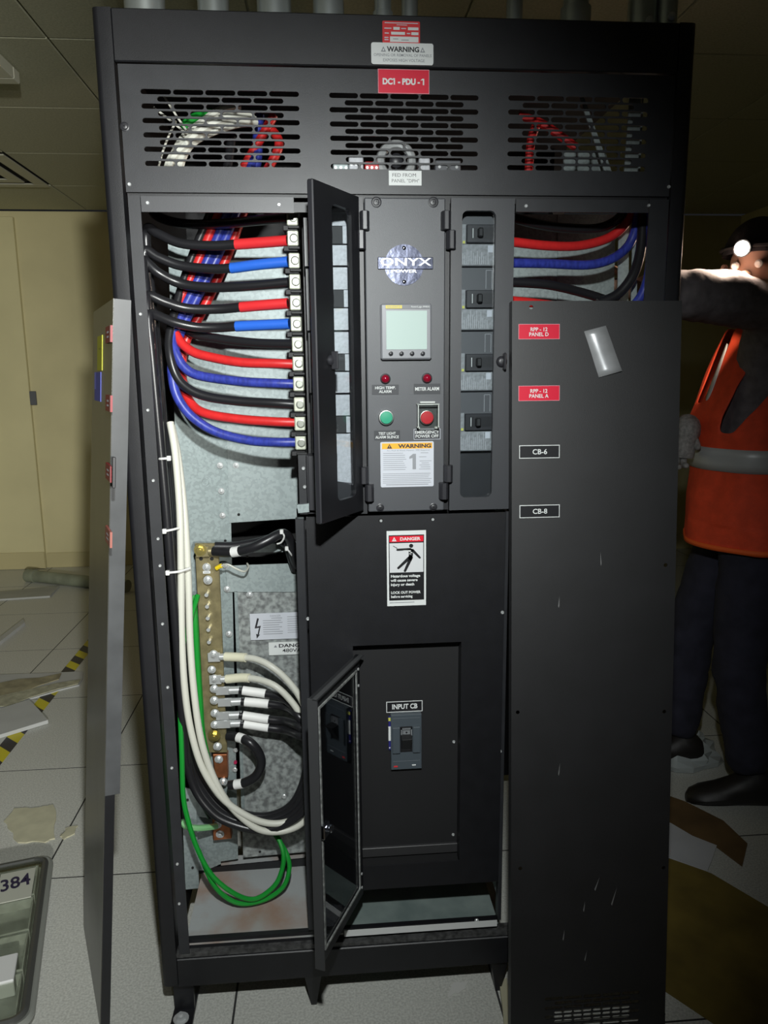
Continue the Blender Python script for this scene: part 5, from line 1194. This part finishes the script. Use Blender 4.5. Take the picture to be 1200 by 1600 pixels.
# vest
VR, VB = 0.205, 0.185
zv0, zv1 = 0.868, 1.565
def vest_pt(th, z, off=0.0):
    s = 1.0
    if z > 1.40: s = max(0.42, 1.0 - ((z - 1.40) / 0.17) ** 1.6 * 0.55)
    if z < 1.05: s = 1.0 + (1.05 - z) * 0.28
    s *= 1 - 0.05 * math.exp(-((z - 1.12) / 0.07) ** 2)
    rip = 1 + 0.018 * math.sin(th * 5 + z * 7) + 0.012 * math.sin(th * 9 - z * 13)
    if z < 0.95: rip += 0.02 * math.sin(th * 6)
    fs_ = max(0.5, 1 - max(0, z - 1.29) / 0.25 * 0.45) if math.cos(th) > 0 else 1.0
    return Vector((cx, cy, z)) + FW * math.cos(th) * (VB * min(s, fs_) * rip + off) + LF * math.sin(th) * (VR * s * rip + off)
def vest_patch(name, m, keep, off, nth=220, nz=130, z0=zv0, z1=zv1, parent=None):
    b = B(); idx = {}
    def vi(i, j):
        i %= nth
        if (i, j) not in idx:
            z = z0 + (z1 - z0) * j / nz; th = 2 * math.pi * i / nth
            zz = z + (0.02 * math.cos(th - 1.2) if z0 == zv0 and j == 0 else 0)
            idx[(i, j)] = len(b.v); b.v.append(vest_pt(th, zz, off))
        return idx[(i, j)]
    for i in range(nth):
        for j in range(nz):
            th = 2 * math.pi * (i + .5) / nth; z = z0 + (z1 - z0) * (j + .5) / nz
            if keep(th, z): b.f.append((vi(i, j), vi(i + 1, j), vi(i + 1, j + 1), vi(i, j + 1)))
    cnt = {}
    for fc in b.f:
        for q in range(4):
            e = tuple(sorted((fc[q], fc[(q + 1) % 4]))); cnt[e] = cnt.get(e, 0) + 1
    nb_ = {}
    for e, c_ in cnt.items():
        if c_ == 1:
            nb_.setdefault(e[0], []).append(e[1]); nb_.setdefault(e[1], []).append(e[0])
    for it_ in range(12):
        new = {v: sum((b.v[w2] for w2 in ws), Vector()) / len(ws) for v, ws in nb_.items() if len(ws) == 2}
        for v, p2 in new.items(): b.v[v] = b.v[v] * 0.5 + p2 * 0.5
    o = b.build(name, m, parent or person, smooth=True)
    sm = o.modifiers.new('thickness', 'SOLIDIFY'); sm.thickness = 0.004; sm.offset = 1
    return o
def ang(a, b_): return abs((a - b_ + math.pi) % (2 * math.pi) - math.pi)
def keep_vest(th, z):
    for cth in (math.radians(44), math.radians(-80)):
        k = (z - 1.245) / 0.33
        if k > 0:
            lean = math.radians(45) * k
            if ang(th, cth + (lean if cth > 0 else -lean)) < math.radians(7 + 12 * min(1, k * 2.2)): return False
    if z > 1.33 and ang(th, 0) < math.radians(6 + 60 * (z - 1.33)): return False
    if z > 1.50 and ang(th, math.pi) < 0.5: return False
    return True
vs = vest_patch('safety_vest', VEST, keep_vest, 0.0)
tag(vs, 'orange hi-vis safety vest')
zb = at(1140, 722, 0.7).z
vest_patch('reflective_band', SILVER, lambda th, z: True, 0.005, 120, 3, zb - 0.036, zb + 0.036, parent=vs)
vest_patch('reflective_stripe', SILVER, lambda th, z: ang(th, math.radians(108)) < math.radians(7), 0.006, 120, 20, 1.33, 1.53, parent=vs)
vest_patch('reflective_stripe', SILVER, lambda th, z: ang(th, math.radians(12)) < math.radians(4), 0.006, 120, 20, 1.33, 1.53, parent=vs)
vest_patch('hem_binding', mat('orange binding', (0.95, 0.14, 0.02), 0.7), lambda th, z: True, 0.0055, 120, 1, zv0 + 0.004, zv0 + 0.02, parent=vs)
# boots
BOOT = mat('black boot leather', (0.015, 0.013, 0.012), 0.5, bump=0.3, bscale=40)
for an, tgt in (('anl', None), ('anr', None)):
    a = J[an][0]; b = B(); N = 9
    prof = [(-0.085, .035, .10), (-0.06, .046, .125), (-0.01, .05, .14), (0.05, .05, .10), (0.10, .052, .075), (0.15, .05, .06), (0.185, .036, .045), (0.20, .015, .03)]
    for (s, hw, hh) in prof:
        for k in range(10):
            t_ = 2 * math.pi * k / 10; x = math.cos(t_) * hw; z = max(0.0, hh / 2 + math.sin(t_) * hh / 2)
            b.v.append(Vector((a.x, a.y, 0)) + FW * s + LF * x + Vector((0, 0, z)))
    for i in range(len(prof) - 1):
        for k in range(10): b.f.append((i * 10 + k, i * 10 + (k + 1) % 10, (i + 1) * 10 + (k + 1) % 10, (i + 1) * 10 + k))
    b.f += [tuple(range(9, -1, -1)), tuple(range((len(prof) - 1) * 10, len(prof) * 10))]
    b.build('boot', BOOT, person, smooth=True)
# headlamp
ht = thing('headlamp', lp - Vector((0, 0, 0.02)), 'lit headlamp strapped on the head of the worker', 'headlamp')
B().lathe(lp, ld_, [(0.016, -0.03), (0.020, -0.02), (0.024, 0.0), (0.024, 0.004)], 20).build('lamp_housing', PLASTIC, ht, smooth=True)
B().lathe(lp, ld_, [(0.020, 0.004), (0.019, 0.008), (0.012, 0.011), (0.004, 0.012)], 20).build('lamp_lens', mat('lit lamp lens', (1.0, 0.86, 0.66), 0.3, emit=60.0), ht, smooth=True)
b = B(); pts = []
for k in range(33):
    t_ = 2 * math.pi * k / 32; pts.append(hc + Vector((0, 0, 0.045)) - fd * 0.012 + fd * math.cos(t_) * 0.112 + sd * math.sin(t_) * 0.100)
b.tube(pts, 0.006, 6); b.build('head_strap', PLASTIC_D, ht, smooth=True)
hl = bpy.data.lights.new('headlamp_light', 'SPOT'); hl.energy = 15; hl.color = (1.0, 0.76, 0.58); hl.shadow_soft_size = 0.018; hl.spot_size = math.radians(172); hl.spot_blend = 0.5
ho = bpy.data.objects.new('headlamp_light', hl); COL.objects.link(ho); ho.location = lp + ld_ * 0.032
ho.rotation_euler = Vector((-0.7, 0.2, -0.65)).to_track_quat('-Z', 'Y').to_euler()

# ---------------------------------------------------------------- things lying on the floor
def fsheet(name, label, cat, pts, z, th, m, group=None, bump=0.0):
    P = [fl(x, y, z + th) for x, y in pts]
    return B().prism([(p.x, p.y, z + 0.0005) for p in P], (0, 0, th)).build(name, m, label=label, cat=cat, group=group)
PAPERW = mat('white board', (0.46, 0.47, 0.46), 0.6, noise=0.05, nscale=8)
KRAFT = mat('kraft paper', (0.30, 0.27, 0.17), 0.8, noise=0.25, nscale=14)
fsheet('ceiling_board', 'grey board lying on the floor near the far pipe', 'board', [(-60, 930), (0, 924), (50, 920), (93, 915), (78, 931), (0, 936), (-60, 941)], 0, 0.012, mat('grey board', (0.35, 0.36, 0.34), 0.7, noise=0.1, nscale=5))
fsheet('wood_strip', 'narrow pale strip lying on the floor tiles at the left edge', 'strip', [(-40, 1026), (36, 967), (39, 972), (-40, 1034)], 0, 0.02, PAPERW)
o = fsheet('torn_sheet', 'large torn white sheet with brown backing on the floor', 'sheet', [(-60, 1056), (60, 1052), (130, 1049), (129, 1060), (124, 1070), (92, 1078), (80, 1082), (45, 1092), (16, 1104), (-60, 1108)], 0, 0.006, PAPERW)
B().prism([fl(x, y, 0.0075) for x, y in ((-60, 1078), (0, 1068), (30, 1062), (62, 1060), (96, 1053), (92, 1062), (60, 1072), (20, 1090), (-60, 1100))], (0, 0, 0.004)).build('brown_backing', KRAFT, o)
B().prism([fl(x, y, 0.009) for x, y in ((-60, 1092), (0, 1088), (45, 1078), (90, 1068), (126, 1062), (122, 1069), (90, 1077), (45, 1091), (14, 1104), (-60, 1106))], (0, 0, 0.003)).build('torn_edge', mat('cream torn paper', (0.40, 0.39, 0.28), 0.8, noise=0.2, nscale=25), o)
fsheet('white_board', 'stiff white board lying over the hazard tape', 'board', [(-60, 1122), (0, 1107), (45, 1093), (60, 1108), (75, 1125), (0, 1148), (-60, 1166)], 0.002, 0.016, PAPERW)
# hazard tape: separate yellow and black blocks
a, c = fl(12, 1165), fl(142, 1005)
d = (c - a).normalized(); n_ = Vector((-d.y, d.x, 0)); Lh = (c - a).length + 1.2
ht_ = thing('hazard_tape', a - d * 0.6, 'yellow and black striped hazard tape stuck across the floor tiles', 'tape')
HY = mat('hazard yellow', (0.60, 0.52, 0.02), 0.5); HB = mat('hazard black', (0.025, 0.022, 0.03), 0.5)
o0 = a - d * 0.6; k = 0; s = 0.0
while s < Lh:
    w_ = 0.075; sl_ = 0.06; hw = 0.032
    q = [o0 + d * s + n_ * hw, o0 + d * (s + w_) + n_ * hw, o0 + d * (s + w_ - sl_) - n_ * hw, o0 + d * (s - sl_) - n_ * hw]
    B().prism([Vector((p.x, p.y, 0.0002)) for p in q], (0, 0, 0.0006)).build('yellow_stripe' if k % 2 else 'black_stripe', HY if k % 2 else HB, ht_)
    s += w_; k += 1
# plastic pipe
a, c = fl(45, 908, 0.0), fl(200, 925, 0.0)
pp = thing('plastic_pipe', (a + c) / 2, 'dull grey-green pipe lying on the floor by the back wall', 'pipe')
r_ = 0.042; a.z = c.z = r_
PIPEM = mat('dull green pipe', (0.20, 0.22, 0.16), 0.5, noise=0.2, nscale=9)
B().cyl(a, c, r_, n=20).build('tube', PIPEM, pp, smooth=True)
B().cyl(a - (c - a).normalized() * 0.004, a + (c - a).normalized() * 0.07, r_ * 1.12, n=20).build('pipe_collar', PIPEM, pp, smooth=True)
# torn paper scraps
random.seed(5)
def scrap(name, label, pts, m, z=0.004):
    P = [fl(x, y, z) for x, y in pts]; out = []
    for i in range(len(P)):
        p, q = P[i], P[(i + 1) % len(P)]; out.append(p)
        for k in (1, 2, 3): out.append(lerp(p, q, k / 4) + Vector((random.uniform(-.006, .006), random.uniform(-.006, .006), 0)))
    return B().prism([(p.x, p.y, 0.0008) for p in out], (0, 0, z)).build(name, m, label=label, cat='paper scrap', group='torn paper scraps')
CREAM = mat('cream paper', (0.50, 0.48, 0.34), 0.8, noise=0.08, nscale=20)
scrap('paper_scrap', 'larger torn cream paper scrap by the clear case', [(6, 1283), (22, 1263), (55, 1262), (83, 1257), (88, 1270), (86, 1310), (70, 1316), (28, 1316), (20, 1300)], CREAM)
scrap('paper_scrap', 'small torn paper scrap right of the larger one', [(94, 1307), (102, 1294), (122, 1290), (117, 1302), (100, 1311)], CREAM)
scrap('paper_scrap', 'white smear of paper on the floor under the cabinet front', [(700, 1558), (710, 1535), (736, 1531), (722, 1548)], mat('white smear', (0.58, 0.58, 0.55), 0.7), 0.001)
# clear organiser case
zc_ = 0.055
A_ = fl(79, 1332, zc_); Q_ = fl(44, 1600, zc_)
dl = (Q_ - A_); dl.z = 0; Lc = 0.62; dl.normalize(); wl = Vector((dl.y, -dl.x, 0)); 
if wl.x > 0: wl = -wl
Wc = 0.40
case = thing('organiser_case', Vector((A_.x, A_.y, 0)) + dl * Lc / 2 + wl * Wc / 2, 'clear plastic organiser case with a handwritten tag lying on the floor', 'case')
CTm = Matrix(((-wl.x, dl.x, 0, A_.x), (-wl.y, dl.y, 0, A_.y), (0, 0, 1, 0), (0, 0, 0, 1)))      # x: -Wc..0, y: 0..Lc
def cb(name, m, *bx, parent=None, bev=0.002): 
    b = B()
    for q in bx: b.box(*q)
    return b.build(name, m, parent or case, T=CTm, bev=bev)
CLEARG = glass_mat('grey clear plastic', (0.86, 0.88, 0.84), 0.05, 0.2)
DUSTY = mat('dusty clear plastic', (0.44, 0.45, 0.42), 0.35, noise=0.2, nscale=20)
cb('case_base', DUSTY, (-Wc + .004, -.004, .004, Lc - .004, .001, .012))
rim = [(x, y, zc_ - 0.008) for x, y in rrect(-Wc + .012, -.012, .012, Lc - .012, .03, 6)]
B().tube(rim + [rim[0]], 0.010, 8).build('case_rim', mat('smoky rim', (0.06, 0.062, 0.058), 0.3), case, smooth=True, T=CTm)
rim2 = [(x, y, zc_ - 0.014) for x, y in rrect(-Wc, 0, 0, Lc, .035, 6)]
B().tube(rim2 + [rim2[0]], 0.009, 8).build('outer_bead', mat('bead grey', (0.22, 0.23, 0.21), 0.3), case, smooth=True, T=CTm)
for i in range(3):
    for j in range(4):
        x0, y0 = -Wc + .03 + i * .118, .03 + j * .142
        cb('compartment', DUSTY, (x0, x0 + .003, y0, y0 + .13, .012, .042), (x0 + .10, x0 + .103, y0, y0 + .13, .012, .042), (x0 + .003, x0 + .10, y0, y0 + .003, .012, .042), (x0 + .003, x0 + .10, y0 + .127, y0 + .13, .012, .042), bev=0)
cb('case_lid', CLEARG, (-Wc + .02, -.02, .02, Lc - .02, zc_ - .006, zc_ - .003), bev=0)
lid_item = cb('tag_card', mat('card grey', (0.42, 0.43, 0.37), 0.5), (-.125, -.035, .06, .19, zc_ - .002, zc_ + .0005), bev=0)
tm = text_mesh('384', 0.02)
xs = [v.co.x for v in tm.vertices]; ys = [v.co.y for v in tm.vertices]
M = CTm @ Matrix.Translation((-.115, .145, zc_ + .0012)) @ Matrix.Rotation(math.radians(-8), 4, 'Z') @ Matrix.Diagonal((.075 / (max(xs) - min(xs)), -.055 / (max(ys) - min(ys)), 1, 1)) @ Matrix.Translation((-min(xs), -min(ys), 0))
B().mesh(tm, M).build('handwriting', mat('marker ink', (0.02, 0.015, 0.05), 0.5), lid_item)
cb('white_block', mat('white foam', (0.60, 0.61, 0.60), 0.6), (-.21, -.045, .40, .49, .012, zc_ + .002))
for k in range(5): 
    B().cyl((-.19 + k * .012, .30, .03), (-.165 + k * .012, .37, .046), .003, n=8).build('long_screw', BOLT, case, T=CTm)

# right side: cardboard, paper, plastic bag and a broken board piece
CARD = mat('ochre cardboard', (0.16, 0.115, 0.02), 0.85, noise=0.25, nscale=7, bump=0.2, bscale=40)
CARD2 = mat('brown cardboard', (0.12, 0.07, 0.025), 0.85, noise=0.25, nscale=7)
fsheet('cardboard_sheet', 'large ochre cardboard sheet on the floor in front of the worker', 'cardboard', [(1000, 1318), (1048, 1340), (1112, 1365), (1205, 1420), (1330, 1480), (1330, 1650), (1120, 1600), (1000, 1520)], 0, 0.006, CARD, 'cardboard on the floor')
fsheet('cardboard_sheet', 'brown cardboard flap under the boots of the worker', 'cardboard', [(1000, 1235), (1047, 1244), (1070, 1252), (1130, 1282), (1168, 1318), (1160, 1352), (1120, 1322), (1048, 1292), (1000, 1275)], 0, 0.006, CARD2, 'cardboard on the floor')
fsheet('white_paper', 'white paper sheet between the two cardboard pieces', 'paper', [(1000, 1272), (1048, 1286), (1082, 1306), (1120, 1321), (1112, 1345), (1105, 1361), (1048, 1341), (1000, 1326)], 0.007, 0.002, mat('plain paper', (0.52, 0.53, 0.55), 0.6, noise=0.06, nscale=6))
fsheet('board_piece', 'narrow broken drywall piece by the foot of the right cover', 'board', [(780, 1532), (792, 1528), (797, 1570), (800, 1640), (790, 1640), (786, 1580)], 0, 0.012, mat('cream drywall', (0.42, 0.40, 0.28), 0.8))
c = fl(1070, 1195); b = B(); N1, N2 = 16, 8
for i in range(N2 + 1):
    a = math.pi / 2 * i / N2
    for k in range(N1):
        t_ = 2 * math.pi * k / N1; r_ = 1 + random.uniform(-.14, .14)
        b.v.append(Vector((c.x + math.sin(a) * math.cos(t_) * .15 * r_, c.y + 0.05 + math.sin(a) * math.sin(t_) * .11 * r_, 0.002 + math.cos(a) * .10 * r_)))
for i in range(N2):
    for k in range(N1): b.f.append((i * N1 + k, i * N1 + (k + 1) % N1, (i + 1) * N1 + (k + 1) % N1, (i + 1) * N1 + k))
b.build('plastic_bag', mat('crumpled clear bag', (0.42, 0.46, 0.46), 0.22, coat=0.5, bump=0.6, bscale=25), label='crumpled clear plastic bag on the floor behind the boot', cat='bag', smooth=False)
